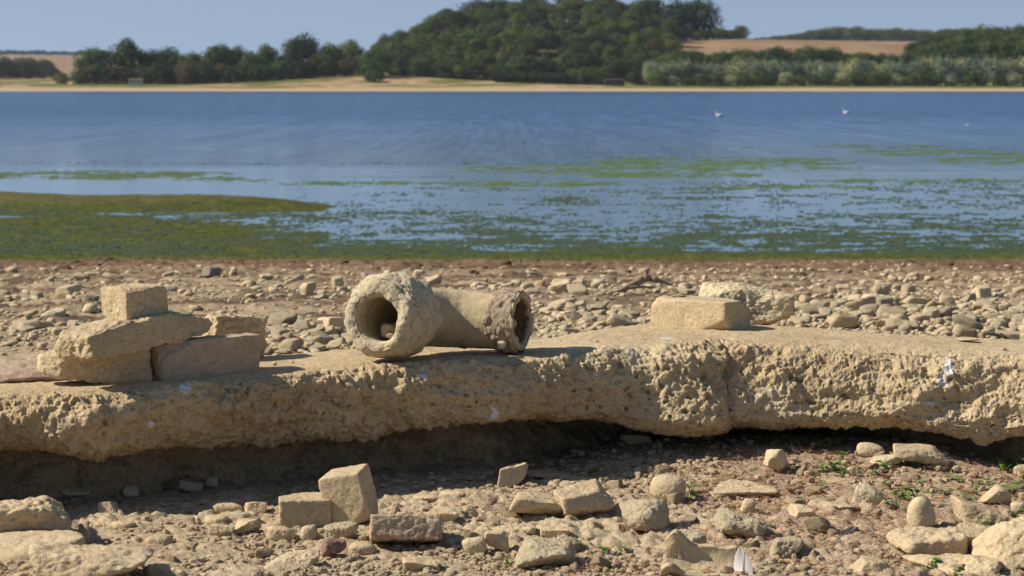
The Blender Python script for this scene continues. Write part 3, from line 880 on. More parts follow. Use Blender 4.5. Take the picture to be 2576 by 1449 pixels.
# the line of big trees left of the hill, each seen on its own
for px, D, top, wdpx, shp, mt, lb in (
    (243, 1165, 120, 88, 'broad', 'mid', "round green tree at left end of the far treeline, beside its tallest neighbour"),
    (322, 1168, 100, 84, 'broad', 'mid', "tallest domed tree of the left treeline, above the pale hut"),
    (386, 1172, 127, 60, 'broad', 'dark', "dark rounded tree just right of the domed tree above the hut"),
    (428, 1176, 121, 72, 'broad', 'mid', "flat topped green tree second right of the domed tree above the hut"),
    (484, 1172, 131, 56, 'broad', 'mid', "low green tree beside the sky notch in the left treeline"),
    (548, 1176, 111, 84, 'broad', 'mid', "wide round crowned tree in middle of the left treeline"),
    (596, 1182, 117, 60, 'broad', 'dark', "dark tree leaning on the wide round tree of the left treeline"),
    (633, 1172, 131, 52, 'broad', 'mid', "smaller green tree in the dip of the left treeline"),
    (675, 1178, 113, 56, 'tall', 'mid', "upright greyish green tree left of the big dark dome tree"),
    (758, 1190, 88, 92, 'broad', 'dark', "big dark dome shaped tree standing highest above the middle treeline"),
    (804, 1180, 133, 48, 'broad', 'brown', "rusty brown tree at right foot of the big dark dome tree"),
    (836, 1190, 110, 62, 'broad', 'mid', "green tree between the big dark dome and the wooded hill"),
    (882, 1192, 103, 66, 'broad', 'olive', "yellowish green tree at the left foot of the wooded hill"),
    (718, 1180, 140, 56, 'broad', 'dark', "low dark tree filling the gap left of the big dome tree")):
    z = float(far_py(np.array([px]), D)[0]); h = z - top
    tree(px, D, h * 1.04, shp, mt, wide=wdpx / h / (1.02 if shp == 'broad' else .75), label=lb, group="treeline left of the hill")
# understorey in front of them
for i, px in enumerate(range(205, 900, 22)):
    D = 1148 + random.uniform(0, 8) + max(0, (px - 560)) * .04
    if 325 < px < 368: D = 1160
    mt = random.choice(['mid', 'dark', 'dark', 'brown'])
    tree(px, D, random.uniform(44, 66), 'bush', mt, wide=random.uniform(.8, 1.0), label=COLW[mt] + " bush along the foot of the treeline left of the hill", group="bushes under the left treeline", cat="bush")
tree(158, 1130, 34, 'bush', 'olive', wide=1.3, label="single yellowish green bush at the left end of the far treeline", cat="bush")
tree(206, 1128, 26, 'bush', 'mid', wide=1.1, label="small green bush between the lone yellowish bush and the treeline", cat="bush")
tree(950, 1150, 80, 'bush', 'mid', wide=.95, label="large rounded bush bulging onto the dry grass at the left foot of the hill", cat="bush")
tree(942, 1128, 25, 'bush', 'dark', wide=2.2, label="low dark flat bush alone on the dry grass bank", cat="bush")
tree(925, 1165, 60, 'bush', 'mid', wide=.9, label="green bush behind the large rounded bush on dry grass", cat="bush")
tree(1004, 1162, 66, 'bush', 'dark', wide=.9, label="dark bush right of the large rounded bush on dry grass", cat="bush")
for px in range(1250, 1450, 16):
    tree(px, 1135 + (px - 1250) * .01, random.uniform(28, 36), 'bush', 'dark', wide=1.1, label="dark clipped looking shrub in the low hedge at foot of the hill", group="low dark hedge at foot of the hill", cat="shrub")
# wooded slope
for D in (1168, 1190, 1212, 1236, 1260, 1285, 1312, 1340, 1368, 1394):
    t = (D - 1168) / (1394 - 1168)
    L = np.interp(D, [1168, 1200, 1260, 1320, 1394], [1040, 985, 925, 960, 1120]); Rr = np.interp(D, [1168, 1200, 1260, 1320, 1394], [1600, 1640, 1700, 1690, 1690])
    px = L + random.uniform(0, 20)
    while px < Rr:
        DD = D + random.uniform(-8, 8)
        mt = random.choices(['mid', 'olive', 'dark', 'brown'], [4, 2.6, 2.6, .35 + .5 * t])[0]
        h = random.uniform(36, 66)
        tree(px, DD, h, random.choice(['broad', 'broad', 'tall', 'bush']), mt, wide=random.uniform(.85, 1.1),
             label=COLW[mt] + (" tree high on the wooded slope across the lake" if t > .5 else " tree low on the wooded slope across the lake"), group="trees on the wooded slope")
        px += random.uniform(30, 50) * (1 + .1 * t)
for px in list(range(985, 1262, 21)) + list(range(1448, 1640, 21)):
    if 1520 < px < 1575: continue
    mt = random.choice(['mid', 'dark', 'olive', 'brown'])
    tree(px, 1162 - (px > 1440) * 24 + random.uniform(-3, 3), random.uniform(34, 54), 'bush', mt, wide=.95, label=COLW[mt] + " bush along the bottom edge of the hill wood", group="bushes at the bottom edge of the hill wood", cat="bush")
# crest
for px, D, top, wd, mt, lb in (
    (972, 1300, 88, 44, 'brown', "small brown tree on the lower left skyline of the hill"), (1015, 1320, 76, 60, 'mid', "green tree on the left skyline of the hill"),
    (1055, 1340, 62, 52, 'mid', "paler green tree just below the lone skyline tree"), (1090, 1365, 66, 50, 'brown', "brown tree beneath the lone skyline tree"),
    (1117, 1392, 26, 52, 'mid', "lone open crowned tree standing against the sky left of the hilltop"), (1165, 1395, 42, 50, 'brown', "brown tree stepping up to the hilltop"),
    (1200, 1400, 2, 84, 'brown', "large rusty tree at the left end of the hilltop"), (1250, 1405, -4, 74, 'dark', "large dark tree second on the hilltop from left"),
    (1290, 1402, 4, 56, 'brown', "rusty tree left of the hilltop sky gap"), (1345, 1410, -8, 74, 'dark', "dark tree right of the hilltop sky gap"),
    (1385, 1402, 10, 70, 'brown', "rusty tree in middle of the hilltop"), (1430, 1412, -16, 80, 'dark', "tall dark tree in the middle of the hilltop"),
    (1478, 1400, 0, 86, 'dark', "broad dark tree below the middle of the hilltop"), (1520, 1410, -12, 70, 'brown', "rusty tree in the right half of the hilltop"),
    (1560, 1402, 6, 60, 'brown', "rounded rusty tree near right sky notch of the hilltop"), (1596, 1408, 4, 60, 'mid', "greenish tree left of the upright dark hilltop tree"),
    (1632, 1412, -8, 70, 'dark', "upright dark tree left of the right sky notch of the hilltop"), (1700, 1405, 3, 70, 'dark', "left half of the big dark domed tree at right end of hilltop"),
    (1752, 1410, 0, 110, 'dark', "big dark domed tree at the right end of the hilltop"), (1665, 1395, 40, 50, 'brown', "low brown tree in the right sky notch of the hilltop")):
    if "left half" in lb: lb = "dark tree pressed against the big domed tree at right end of hilltop"
    h = float(far_py(np.array([px]), D)[0]) - top
    tree(px, D, h * 1.04, 'broad', mt, wide=wd / h / 1.02, label=lb, group="trees on the hilltop")
for px in range(1690, 1872, 17):
    D = 1398 + random.uniform(-3, 3)
    mt = random.choice(['brown', 'dark', 'olive'])
    tree(px, D, random.uniform(26, 38), 'bush', mt, wide=1.2, label=COLW[mt] + " bush on the shoulder of the hill beside the brown field", group="bushes beside the brown field", cat="bush")
# willows along the right shore and the trees behind them
px = 1640
wl = []
while px < 2620:
    h = random.uniform(62, 76) + (10 if px > 2280 else 0)
    wl.append((px, h)); px += random.uniform(30, 44)
for i, (px, h) in enumerate(wl):
    lb = "silvery grey willow on the right part of the far shore"
    if i == 0: lb = "leftmost silvery willow of the far shore, paler than the wood behind it"
    tree(px, 1119 + random.uniform(-3, 6), h, 'willow', 'willow', wide=random.uniform(.72, .9), label=lb, group=None if i == 0 else "silvery willows along the far shore")
for i, (px, h) in enumerate(wl):
    if i % 2 or 1: tree(px + 16, 1113, random.uniform(28, 46), 'bush', 'willow' if i % 4 == 1 else 'mid', wide=1.2, label=("silvery" if i % 4 == 1 else "mid green") + " bush in front of the willows on the far shore", group="bushes in front of the willows", cat="bush")
for px in range(1615, 2300, 30):
    mt = random.choice(['mid', 'dark', 'mid', 'olive'])
    t_ = np.interp(px, [1615, 1700, 1950, 2050, 2180, 2300], [120, 128, 118, 120, 130, 135])
    D = 1195 + random.uniform(-10, 10); h = float(far_py(np.array([px]), D)[0]) - t_ - random.uniform(-6, 8)
    tree(px, D, h, 'broad', mt, wide=.8, label=COLW[mt] + " tree between the silvery willows and the brown field", group="trees between willows and field")
for row, D in enumerate((1210, 1270, 1320)):
    for px in range(2270 + row * 10, 2640, 34):
        t_ = np.interp(px, [2270, 2330, 2400, 2480, 2576], [118, 88, 72, 64, 62]) + (2 - row) * 18 + random.uniform(-5, 5)
        h = float(far_py(np.array([px]), D)[0]) - t_
        mt = random.choice(['mid', 'olive', 'mid', 'dark'])
        tree(px, D, h, 'broad', mt, wide=min(1.1, 55 / h), label=COLW[mt] + " tree in the wood behind the willows at the right edge", group="wood at the right edge")
# far-off woods that read as one mass
def wood(name, items, label, mat):
    parts = []
    for px, D, h in items:
        cm = random.choice(TREES['broad'])[0]
        n = len(cm.vertices); co = np.empty(n * 3, np.float32); cm.vertices.foreach_get("co", co); co = co.reshape(-1, 3)
        co = co.reshape(-1, 4, 3)[::2].reshape(-1, 3)
        hh = h / ppm(D); a = random.uniform(0, 6.28); c, s = math.cos(a), math.sin(a)
        co = (co @ np.array([[c, s, 0], [-s, c, 0], [0, 0, 1]])) * hh * np.array([1.2, 1.2, 1]) + np.array([(px - CX) / F * D, D, float(far_z(np.array([px]), np.array([D]))[0]) - .1 * hh])
        parts.append((co, np.arange(len(co)).reshape(-1, 4)))
    V, Fq = join(parts)
    o = link(name, mesh_np(name, V, Fq, [mat], smooth=False))
    tag(o, label, None, None, "stuff")
L_far = leaf_mat("distant wood foliage", (.035, .055, .025), (.07, .095, .04))
wood("distant_wood", [(px, 2400 + random.uniform(-40, 40), float(np.interp(px, [1900, 2000, 2100, 2200, 2330, 2450], [16, 28, 46, 42, 34, 40])) * random.uniform(.85, 1.1)) for px in np.arange(1900, 2460, 8)], "dark wood along the ridge behind the brown field", L_far)
wood("distant_wood", [(px, 3750 + random.uniform(-40, 40), random.uniform(11, 17)) for px in np.arange(-60, 320, 7)], "dark wooded ridge on the left horizon", L_far)
wood("distant_wood", [(px, 1700 + random.uniform(-40, 40), float(np.interp(px, [-40, 60, 110, 150], [62, 62, 54, 22])) * random.uniform(.8, 1.1)) for px in np.arange(-60, 150, 8)] + [(45 + 9 * i, 3000, random.uniform(9, 14)) for i in range(6)], "bluish wood below the far fields at the left edge", L_far)

# ------------------------------------------------------------------ huts
def boxgeo(x0, x1, y0, y1, z0, z1):
    V = np.array([(x, y, z) for x in (x0, x1) for y in (y0, y1) for z in (z0, z1)], float)
    return V, np.array([(0, 1, 3, 2), (4, 6, 7, 5), (0, 4, 5, 1), (2, 3, 7, 6), (0, 2, 6, 4), (1, 5, 7, 3)])
M_hutw = flat_mat("weathered pale boards", (.50, .47, .43), .9, scale=2)
M_hutroof = flat_mat("mossy roof", (.13, .13, .045), .95, scale=1)
M_hided = flat_mat("dark timber boards", (.10, .095, .085), .9, scale=2)
M_slot = flat_mat("painted opening shade", (.012, .012, .012), .9)  # near-black colour stands for the shade inside openings
def hut(px, D, wpx, hpx, mw, mr, label, roofk):
    p = at(px, 0, D); x = (px - CX) / F * D; z = float(far_z(np.array([px]), np.array([D]))[0])
    W = wpx / ppm(D); H = hpx / ppm(D)
    t = empty("bird_hide", (x, D, z), label, "hut")
    link("wall", mesh_np("wall", *boxgeo(-W / 2, W / 2, -1.2, 1.2, -.3, H * .8), [mw], smooth=False), t)
    V, Fq = boxgeo(-W / 2 - .35, W / 2 + .35, -1.6, 1.6, H * .8 + .01, H * .9)
    V[[1, 3, 5, 7], 2] += 0; V[(V[:, 1] > 0) & (V[:, 2] > H * .85), 2] += .4 * roofk
    V[(V[:, 1] > 0) & (V[:, 2] < H * .85), 2] += .0
    link("roof", mesh_np("roof", V, Fq, [mr], smooth=False), t)
    for s in (-1, 1):
        link("window", mesh_np("window", *boxgeo(s * W * .25 - W * .17, s * W * .25 + W * .17, -1.23, -1.15, H * .45, H * .56), [M_slot], smooth=False), t)
hut(345, 1122, 34, 17, M_hutw, M_hutroof, "pale weathered lakeside hut with mossy roof under the tall domed tree", 1)
hut(1545, 1121, 48, 19, M_hided, flat_mat('grey felt roof', (.16, .155, .15), .9), "long low dark bird hide at the foot of the wooded hill", .2)

# ------------------------------------------------------------------ birds
def swan(px, py, L, head_left, label, neck=1.0):
    D = dist_at_z(py, 0.0); x = at(px, py, D).x
    t = empty("swan", (x, D, 0), label, "swan", None)
    s = L
    path = np.array([(.62, 0, .20), (.50, 0, .15), (.30, 0, .12), (.05, 0, .11), (-.20, 0, .11), (-.38, 0, .16), (-.45, 0, .26), (-.42, 0, .40), (-.40, 0, .54 * neck), (-.44, 0, .63 * neck), (-.52, 0, .63 * neck), (-.58, 0, .60 * neck)])
    rad = np.array([.012, .07, .14, .175, .165, .11, .062, .042, .036, .045, .045, .02])
    i = np.arange(len(path)); j = np.linspace(0, len(path) - 1, 45)
    path = np.stack([np.interp(j, i, path[:, k]) for k in range(3)], 1); rad = np.interp(j, i, rad)
    k = np.array([.25, .5, .25])
    for _ in range(3):
        path[1:-1] = path[:-2] * .25 + path[1:-1] * .5 + path[2:] * .25
    path[:, 0] *= head_left
    V, Fq = tube(path, rad, 14)
    link("body", tri_clean(V * s, Fq, "body", [M_swan]), t)
    # folded wings
    for sd in (-1, 1):
        wp = np.array([(-.22, sd * .12, .20), (0, sd * .15, .26), (.25, sd * .10, .27), (.52, sd * .03, .25)]); wp[:, 0] *= head_left
        V, Fq = tube(wp, [.03, .10, .08, .01], 10); link("wing", tri_clean(V * s, Fq, "wing", [M_swan]), t)
    bp = np.array([path[-1] + (-.0, 0, 0), path[-1] + (-.07 * head_left, 0, -.03)])
    V, Fq = tube(bp, [.02, .006], 8); link("beak", tri_clean(V * s, Fq, "beak", [M_beak]), t)
    return t
swan(1810, 293, .72, 1, "left swan swimming on the blue water, neck curved")
swan(2130, 286, .74, 1, "right swan swimming, slightly farther out, neck held upright", 1.15)
# small gull and far gulls
def gull(px, py, s, label, group=None, D=None, z=0.0):
    D = D or dist_at_z(py, 0.0); x = at(px, py, D).x
    path = np.array([(.5, 0, .16), (.3, 0, .12), (0, 0, .11), (-.25, 0, .14), (-.36, 0, .26), (-.42, 0, .27)]); rad = [.01, .08, .13, .11, .075, .03]
    V, Fq = tube(path, rad, 10)
    tag(link("gull", tri_clean(V * s, Fq, "gull", [M_swan]), loc=(x, D, z)), label, "gull", group)
gull(2436, 317, .42, "small white gull floating alone right of the two swans")
for i, (px, pz) in enumerate(((1834, 227), (2052, 227), (2203, 226.5), (2280, 226.5), (2365, 226), (2437, 226), (1960, 227))):
    gull(px, 236, 1.0, "tiny white gull resting at the far waterline on the right", "gulls along the far waterline", D=1050 - i % 3 * 4)

# ------------------------------------------------------------------ bricks and stones on the slab
# slab surface at the brick piles
def on_slab(px, py): return at(px, py, float(dist_at_z(py, slz(px))))
def slabrock(name, pl, pr, base, top, dist_l, dist_r, mat, label, cat, kind='brick', seed=1, depth=.10, zlift=0.0, planes=(), roll=0.0, rough=1.0, n=48, pitch=0.0, face=None):
    """block whose near bottom edge runs from (pl, base) at dist_l to (pr, base) at dist_r"""
    (bl, br) = base if isinstance(base, tuple) else (base, base)
    if dist_l is None: dist_l = float(dist_at_z(bl, slz(pl) + zlift))
    if dist_r is None: dist_r = float(dist_at_z(br, slz(pr) + zlift))
    zs = float(slz((pl + pr) / 2))
    A = at(pl, bl, dist_l); B = at(pr, br, dist_r)
    d = Vector((B.x - A.x, B.y - A.y, 0)); W = d.length; yaw = math.atan2(d.y, d.x)
    k = ppm((dist_l + dist_r) / 2); Hh = top / k
    Vm, Fq = rock_geo((W, depth, Hh), seed, kind, n, planes, rough)
    Vm = rot_np(Vm, (pitch, 0, 0)); Vm = rot_np(Vm, (0, -roll, 0)); Vm = rot_np(Vm, (0, 0, math.degrees(yaw)))
    c = (A + B) / 2; nv = Vector((-d.y, d.x, 0)).normalized()
    c = c + nv * depth / 2
    zc = zlift + Hh / 2 + zs
    Vm = Vm - np.array([0, 0, -Hh / 2])
    o = link(name, mesh_np(name, Vm, Fq, [mat]), loc=(c.x, c.y, zlift + zs))
    return tag(o, label, cat)
# lower left: broken, point to the left
def dz_(py, z=0.0): return float(dist_at_z(py, SL_Z + z))
slabrock("broken_brick", 104, 398, (980, 960), 90, None, None, M_brick, "broken brick at lower left of the left stack, tapering to a jagged left point", "brick", seed=3, depth=.085, zlift=-.003,
         planes=(((-1, -.1, -1.35), .80), ((-1, -.5, .05), 1.06), ((-.5, 0, 1), 1.12)), roll=1, rough=1.5)
slabrock("broken_brick", 404, 657, (961, 935), 95, None, None, M_brick_pink, "pinkish brick at lower right of the left stack, lying on its side", "brick", seed=8, depth=.065, zlift=-.003, roll=1.5, rough=1.2)
slabrock("broken_brick", 540, 672, (905, 895), 112, 5.06, 5.12, M_brick, "rough broken brick standing behind the pinkish brick at right of the left stack", "brick", kind='brick', seed=15, depth=.07, zlift=0, roll=-3, rough=3)
slabrock("brick_fragment", 232, 532, (900, 856), 78, None, None, M_brick, "long sloping brick fragment lying across the lower bricks of the left stack", "brick", kind='brick', seed=21, depth=.105, zlift=.0665,
         planes=(((1, -.1, .9), .95), ((-.7, -.1, 1), 1.0), ((.8, 0, -1), 1.12)), roll=3.2, rough=2.0, pitch=-4)
slabrock("half_brick", 318, 426, (811, 795), 86, 4.76, 4.83, M_brick, "half brick perched on top of the left stack, corner towards the viewer", "brick", kind='brick', seed=33, depth=.088, zlift=.120,
         planes=(((-.2, -1, 1.2), 1.22), ((1, .2, .8), 1.22)), roll=3, rough=1.2, pitch=-2)
slabrock("brick", 1640, 1828, (824, 836), 76, None, None, M_brick, "whole tan brick lying flat on the slab in front of a rough stone", "brick", seed=44, depth=.10, zlift=-.002, roll=-.5, rough=.35)
slabrock("rough_stone", 1756, 1990, (814, 811), 102, 5.57, 5.54, M_pale, "knobbly pale stone resting behind the whole tan brick on the slab", "stone", kind='brick', seed=52, depth=.13, zlift=-.006, roll=0, rough=1.9, n=60,
         planes=(((.42, 0, 1), .84), ((1, -.1, -1.0), 1.02), ((-.8, -.5, .9), 1.2)))
# dead leaves on the brick and slab
def leafy(name, p, size, mat, label, cat, n=5, seed=0, group=None, spread=.6, flat=.4, curl=.3):
    rg = np.random.default_rng(seed); parts = []
    for i in range(n):
        a = rg.uniform(0, 6.28); L = size * rg.uniform(.6, 1.1); wd = L * .32
        st = np.linspace(0, 1, 6); wv = np.sin(st * math.pi) ** .8 * wd
        up = rg.uniform(.1, .9) * flat
        cx_ = st * L; cz = st * L * up - curl * st * st * L * .6
        V = []
        for s_, x_, z_ in zip(wv, cx_, cz):
            for t_ in (-1, 0, 1): V.append((x_, t_ * s_, z_ + abs(t_) * s_ * .35))
        V = np.array(V); c, s = math.cos(a), math.sin(a)
        V = V @ np.array([[c, s, 0], [-s, c, 0], [0, 0, 1]])
        V = V + np.array([rg.normal(0, size * spread * .4), rg.normal(0, size * spread * .4), rg.uniform(0, size * .15)])
        parts.append((V, grid_faces(6, 3)))
    V, Fq = join(parts)
    o = link(name, mesh_np(name, V, Fq, [mat]), loc=p)
    return tag(o, label, cat, group)
leafy("dead_leaf", at(1712, 750, 5.54) , .020, M_deadleaf, "curled dead leaf on the far left corner of the whole tan brick", "leaf", 6, 1)
leafy("dead_leaf", at(1675, 749, 5.58), .010, M_deadleaf, "tiny dark leaf scrap on top left edge of the whole tan brick", "leaf", 4, 2)
leafy("dead_leaf", on_slab(1622, 858) + Vector((0, 0, .002)), .009, M_leaf_red, "small red leaf scrap on the slab before the whole tan brick", "leaf", 4, 3)
p = on_slab(2436, 858)
Vm, Fq = rock_geo((.045, .03, .007), 5, 'round', 14)
tag(link("flat_pebble", mesh_np("flat_pebble", Vm, Fq, [M_peb]), loc=p + Vector((0, 0, .003))), "thin flat pebble lying on the right part of the slab", "pebble")
for (a, b_, s, sd) in ((2525, 880, .012, 1), (640, 905, .014, 2), (690, 918, .010, 3), (1180, 898, .008, 4), (1500, 860, .007, 5), (2050, 850, .006, 6), (735, 912, .008, 7)):
    Vm, Fq = rock_geo((s, s * .8, s * .5), sd, 'rough', 8)
    tag(link("crumb", mesh_np("crumb", Vm, Fq, [M_peb]), loc=on_slab(a, b_) + Vector((0, 0, s * .2))), "dry crumb of mud on the top of the slab", "crumb", "crumbs on the slab top")
# pink pottery shard at left edge
pa, pb = at(-40, 948, 4.86), at(150, 957, 4.78)
def shardgeo(L, r, a0, a1, th, n=26, m=18, seed=0, taper=.55):
    """a curved piece of pipe wall, closed"""
    s = np.linspace(0, 1, n); A = np.linspace(a0, a1, m); S, AA = np.meshgrid(s, A, indexing='ij')
    k = 1 - taper * S
    mid = (a0 + a1) / 2
    AA2 = mid + (AA - mid) * k + .12 * vnoise(np.stack([S.ravel() * 5, S.ravel() * 0, AA.ravel() * 0 + seed], 1), seed).reshape(S.shape)
    o = np.stack([S * L, np.cos(AA2) * r, np.sin(AA2) * r], -1).reshape(-1, 3)
    i = np.stack([S * L, np.cos(AA2) * (r - th), np.sin(AA2) * (r - th)], -1).reshape(-1, 3)
    V = np.concatenate([o, i]); F1 = grid_faces(n, m); F2 = grid_faces(n, m)[:, ::-1] + n * m
    N0 = n * m; rim = []
    def strip(idx):
        for a, b in zip(idx[:-1], idx[1:]): rim.append((a, b, b + N0, a + N0))
    strip([i_ for i_ in range(m)][::-1]); strip([(n - 1) * m + i_ for i_ in range(m)])
    strip([i_ * m for i_ in range(n)]); strip([i_ * m + m - 1 for i_ in range(n)][::-1])
    return V, np.concatenate([F1, F2, np.array(rim)])
V, Fq = shardgeo(.20, .05, R(25), R(155), .012, seed=3, taper=.75)
V = V + (fbm(V * 60, 3, 4) * .0012)[:, None]
V = V - np.array([.0, 0, .03])
o = link("pottery_shard", mesh_np("pottery_shard", V, Fq, [M_shard]), loc=(pa.x, pa.y + .02, float(slz(50)) + .006), rot=(0, R(4), R(-10)))
tag(o, "pink curved pottery shard at the left edge beside the left stack", "shard")

# ------------------------------------------------------------------ the bent pipe
def pipe():
    P = [on_slab(0, 0) for _ in ()]
    base_z = SL_Z
    pts = np.array([(-.272, 4.880, .090), (-.249, 4.925, .088), (-.226, 4.975, .084), (-.198, 5.030, .079), (-.158, 5.072, .074), (-.110, 5.084, .071), (-.062, 5.074, .070), (-.015, 5.058, .069), (.022, 5.044, .069)])
    pts[:, 2] += SL_Z; pts[:, 1] += .07; pts[:, 0] *= 1.014
    n = 150
    t = np.linspace(0, len(pts) - 1, n); i = np.arange(len(pts))
    C = np.stack([np.interp(t, i, pts[:, k]) for k in range(3)], 1)
    for _ in range(60): C[1:-1] = .25 * C[:-2] + .5 * C[1:-1] + .25 * C[2:]
    arc = np.concatenate([[0], np.cumsum(np.linalg.norm(np.diff(C, axis=0), axis=1))]); L = arc[-1]
    T = np.gradient(C, axis=0); T /= np.linalg.norm(T, axis=1)[:, None]
    seg = 160; th = np.linspace(0, 2 * math.pi, seg, endpoint=False)
    up = np.array([0, 0, 1.0])
    Sd = np.cross(T, up); Sd /= np.linalg.norm(Sd, axis=1)[:, None]; Up = np.cross(Sd, T)
    def sweep(rf, idx, nz=None):
        V = []
        for a in idx:
            V.append(C[a] + (np.outer(np.cos(th), Sd[a]) + np.outer(np.sin(th), Up[a])) * rf(a))
        return np.array(V)
    # outer barrel of the pipe proper (starts inside the collar)
    ro = lambda a: np.interp(arc[a], [0, .08, .13, .20, .30, L - .06, L], [.066, .066, .064, .061, .0615, .062, .063])
    ri = lambda a: np.interp(arc[a], [0, .05, .12, L], [.052, .050, .047, .048])
    idx = np.arange(n)
    O = sweep(ro, idx); I = sweep(ri, idx[::-1])
    f1 = fbm(O.reshape(-1, 3) * 14, 3, 7) * .0020 + fbm(O.reshape(-1, 3) * 90, 3, 8) * .0006
    rad = (O - C[idx][:, None]); rad /= np.linalg.norm(rad, axis=2)[..., None]
    O = O + rad * f1.reshape(n, seg)[..., None]
    jag = .006 * vnoise(np.stack([np.cos(th) * 3, np.sin(th) * 3, th * 0], 1), 77)
    O[-1] += T[-1] * jag[:, None]; I[0] += T[-1] * jag[:, None]
    ringr = [O]
    V = np.concatenate([O, I]).reshape(-1, 3)
    Fq = grid_faces(2 * n, seg, wrap=True)
    V = V.reshape(2 * n, seg, 3); V = np.concatenate([V, V[:1]]).reshape(-1, 3)
    Fq = grid_faces(2 * n + 1, seg, wrap=True)
    base = Vector((-.12, 5.07, base_z))
    t_ = empty("stoneware_pipe_bend", base, "bent stoneware drain pipe with thick cracked mouth lying on the slab", "pipe")
    off = tuple(-base)
    link("pipe_body", mesh_np("pipe_body", V, Fq, [M_pipe]), t_, loc=off)
    # thick mortar collar round the mouth
    nc = 60; m2 = int(np.searchsorted(arc, .125))
    ia = np.linspace(0, m2, nc); CC = np.stack([np.interp(ia, idx, C[:, k]) for k in range(3)], 1)
    SS = np.stack([np.interp(ia, idx, Sd[:, k]) for k in range(3)], 1); UU = np.stack([np.interp(ia, idx, Up[:, k]) for k in range(3)], 1); TT = np.stack([np.interp(ia, idx, T[:, k]) for k in range(3)], 1)
    s = np.linspace(0, 1, nc)
    prof = np.interp(s, [0, .08, .2, .45, .8, .93, 1], [.066, .075, .082, .087, .085, .080, .066])
    rings = []
    inner = [(0.0, .050), (-.002, .055), (-.005, .062), (-.006, .068)]
    # face ring from the bore to the rim
    for k, (dt, rr) in enumerate([(.050, .0515), (.030, .0470), (.004, .0475), (-.003, .052), (-.005, .060), (-.004, .067), (.001, .074)]):
        rings.append(CC[0] + TT[0] * dt + (np.outer(np.cos(th), SS[0]) + np.outer(np.sin(th), UU[0])) * rr)
    nin = len(rings)
    for a in range(4, nc):
        rings.append(CC[a] + (np.outer(np.cos(th), SS[a]) + np.outer(np.sin(th), UU[a])) * prof[a])
    Rg = np.array(rings)
    # refine by linear resampling so that lumps resolve
    tt = np.concatenate([np.linspace(0, nin - 1, 34, endpoint=False), np.linspace(nin - 1, len(Rg) - 1, 110)])
    i0 = np.clip(np.floor(tt).astype(int), 0, len(Rg) - 2); ff = (tt - i0)[:, None, None]
    Rg = Rg[i0] * (1 - ff) + Rg[i0 + 1] * ff
    nr = len(Rg); Pf = Rg.reshape(-1, 3)
    g1 = np.gradient(Rg, axis=0); g2 = np.roll(Rg, -1, 1) - np.roll(Rg, 1, 1)
    nn = np.cross(g1, g2); nn /= np.linalg.norm(nn, axis=2)[..., None] + 1e-9
    cen = C[0] + T[0] * .06
    if ((Rg[nr // 2 + 20] - cen) * nn[nr // 2 + 20]).sum() < 0: nn = -nn
    ang = np.tile(th, nr)
    upper = np.clip(np.sin(ang) * .7 + .3 * np.cos(ang) + .5, 0, 1)      # rougher along the top
    w1, i1, w12 = worley(Pf * 38, 301)
    w2, i2, _ = worley(Pf * 75, 303)
    cr, _, cr2 = worley((Pf + .004 * vnoise(Pf * 50, 5)[:, None]) * 30, 305)
    crack = -(1 - sst(0, .05, cr2 - cr)) * .0035
    d = fbm(Pf * 16, 3, 307) * .009 + ((1 - np.clip(w1 / .7, 0, 1) ** 2) * i1 * .007 + (1 - np.clip(w2 / .7, 0, 1) ** 2) * i2 * .003) * upper + fbm(Pf * 70, 3, 309) * .0018 + crack
    row = np.repeat(np.arange(nr), seg); damp = np.clip((row - 6) / 14, .05, 1)
    low = np.clip(-np.sin(ang) - .55, 0, 1)
    d = d * damp * (1 - .5 * low) + .006 * np.clip(np.sin(ang + .5) - .2, 0, 1) * damp
    Pf = Pf + nn.reshape(-1, 3) * d[:, None]
    Pf[:, 2] = np.maximum(Pf[:, 2], base_z - .002)
    link("mortar_collar", mesh_np("mortar_collar", Pf, grid_faces(nr, seg, wrap=True), [M_collar]), t_, loc=off)
    # lumpy crust on the right hand barrel, thicker below the open end
    a0 = int(np.searchsorted(arc, L - .155)); ids = np.linspace(a0, n - 2, 110)
    CC = np.stack([np.interp(ids, idx, C[:, k]) for k in range(3)], 1)
    SS = np.stack([np.interp(ids, idx, Sd[:, k]) for k in range(3)], 1); UU = np.stack([np.interp(ids, idx, Up[:, k]) for k in range(3)], 1)
    q = np.linspace(0, 1, 110); V = []
    for a in range(110):
        V.append(CC[a] + (np.outer(np.cos(th), SS[a]) + np.outer(np.sin(th), UU[a])) * .0620)
    V = np.array(V); Pf = V.reshape(-1, 3); nn = (V - CC[:, None]); nn /= np.linalg.norm(nn, axis=2)[..., None]; nn = nn.reshape(-1, 3)
    ang = np.tile(th, 110); qq = np.repeat(q, seg)
    mask = fbm(Pf * 18, 3, 401) * .9 + (qq - .38) * 2.2
    mask = sst(-.1, .35, mask)
    w1, i1, _ = worley(Pf * 55, 403); w2, i2, _ = worley(Pf * 110, 405)
    d = -.0035 + mask * (.0045 + .0055 * (1 - np.clip(w1 / .7, 0, 1) ** 2) * i1 + .003 * (1 - np.clip(w2 / .7, 0, 1) ** 2) * i2 + fbm(Pf * 60, 3, 407) * .002)
    toe = np.clip(-np.sin(ang) - .35, 0, 1) * sst(.55, .85, qq) * (nn[:, 1] < .3)
    d = d + toe * .010 - sst(.97, 1, qq) * .004
    link("mortar_crust", mesh_np("mortar_crust", Pf + nn * d[:, None], grid_faces(110, seg, wrap=True), [M_crust]), t_, loc=off)
    # knob stuck in the crust
    Vk, Fk = rock_geo((.020, .018, .018), 9, 'round', 14)
    p = at(1262, 868, 5.06)
    link("crust_knob", mesh_np("crust_knob", Vk, Fk, [M_pale]), t_, loc=p - base)
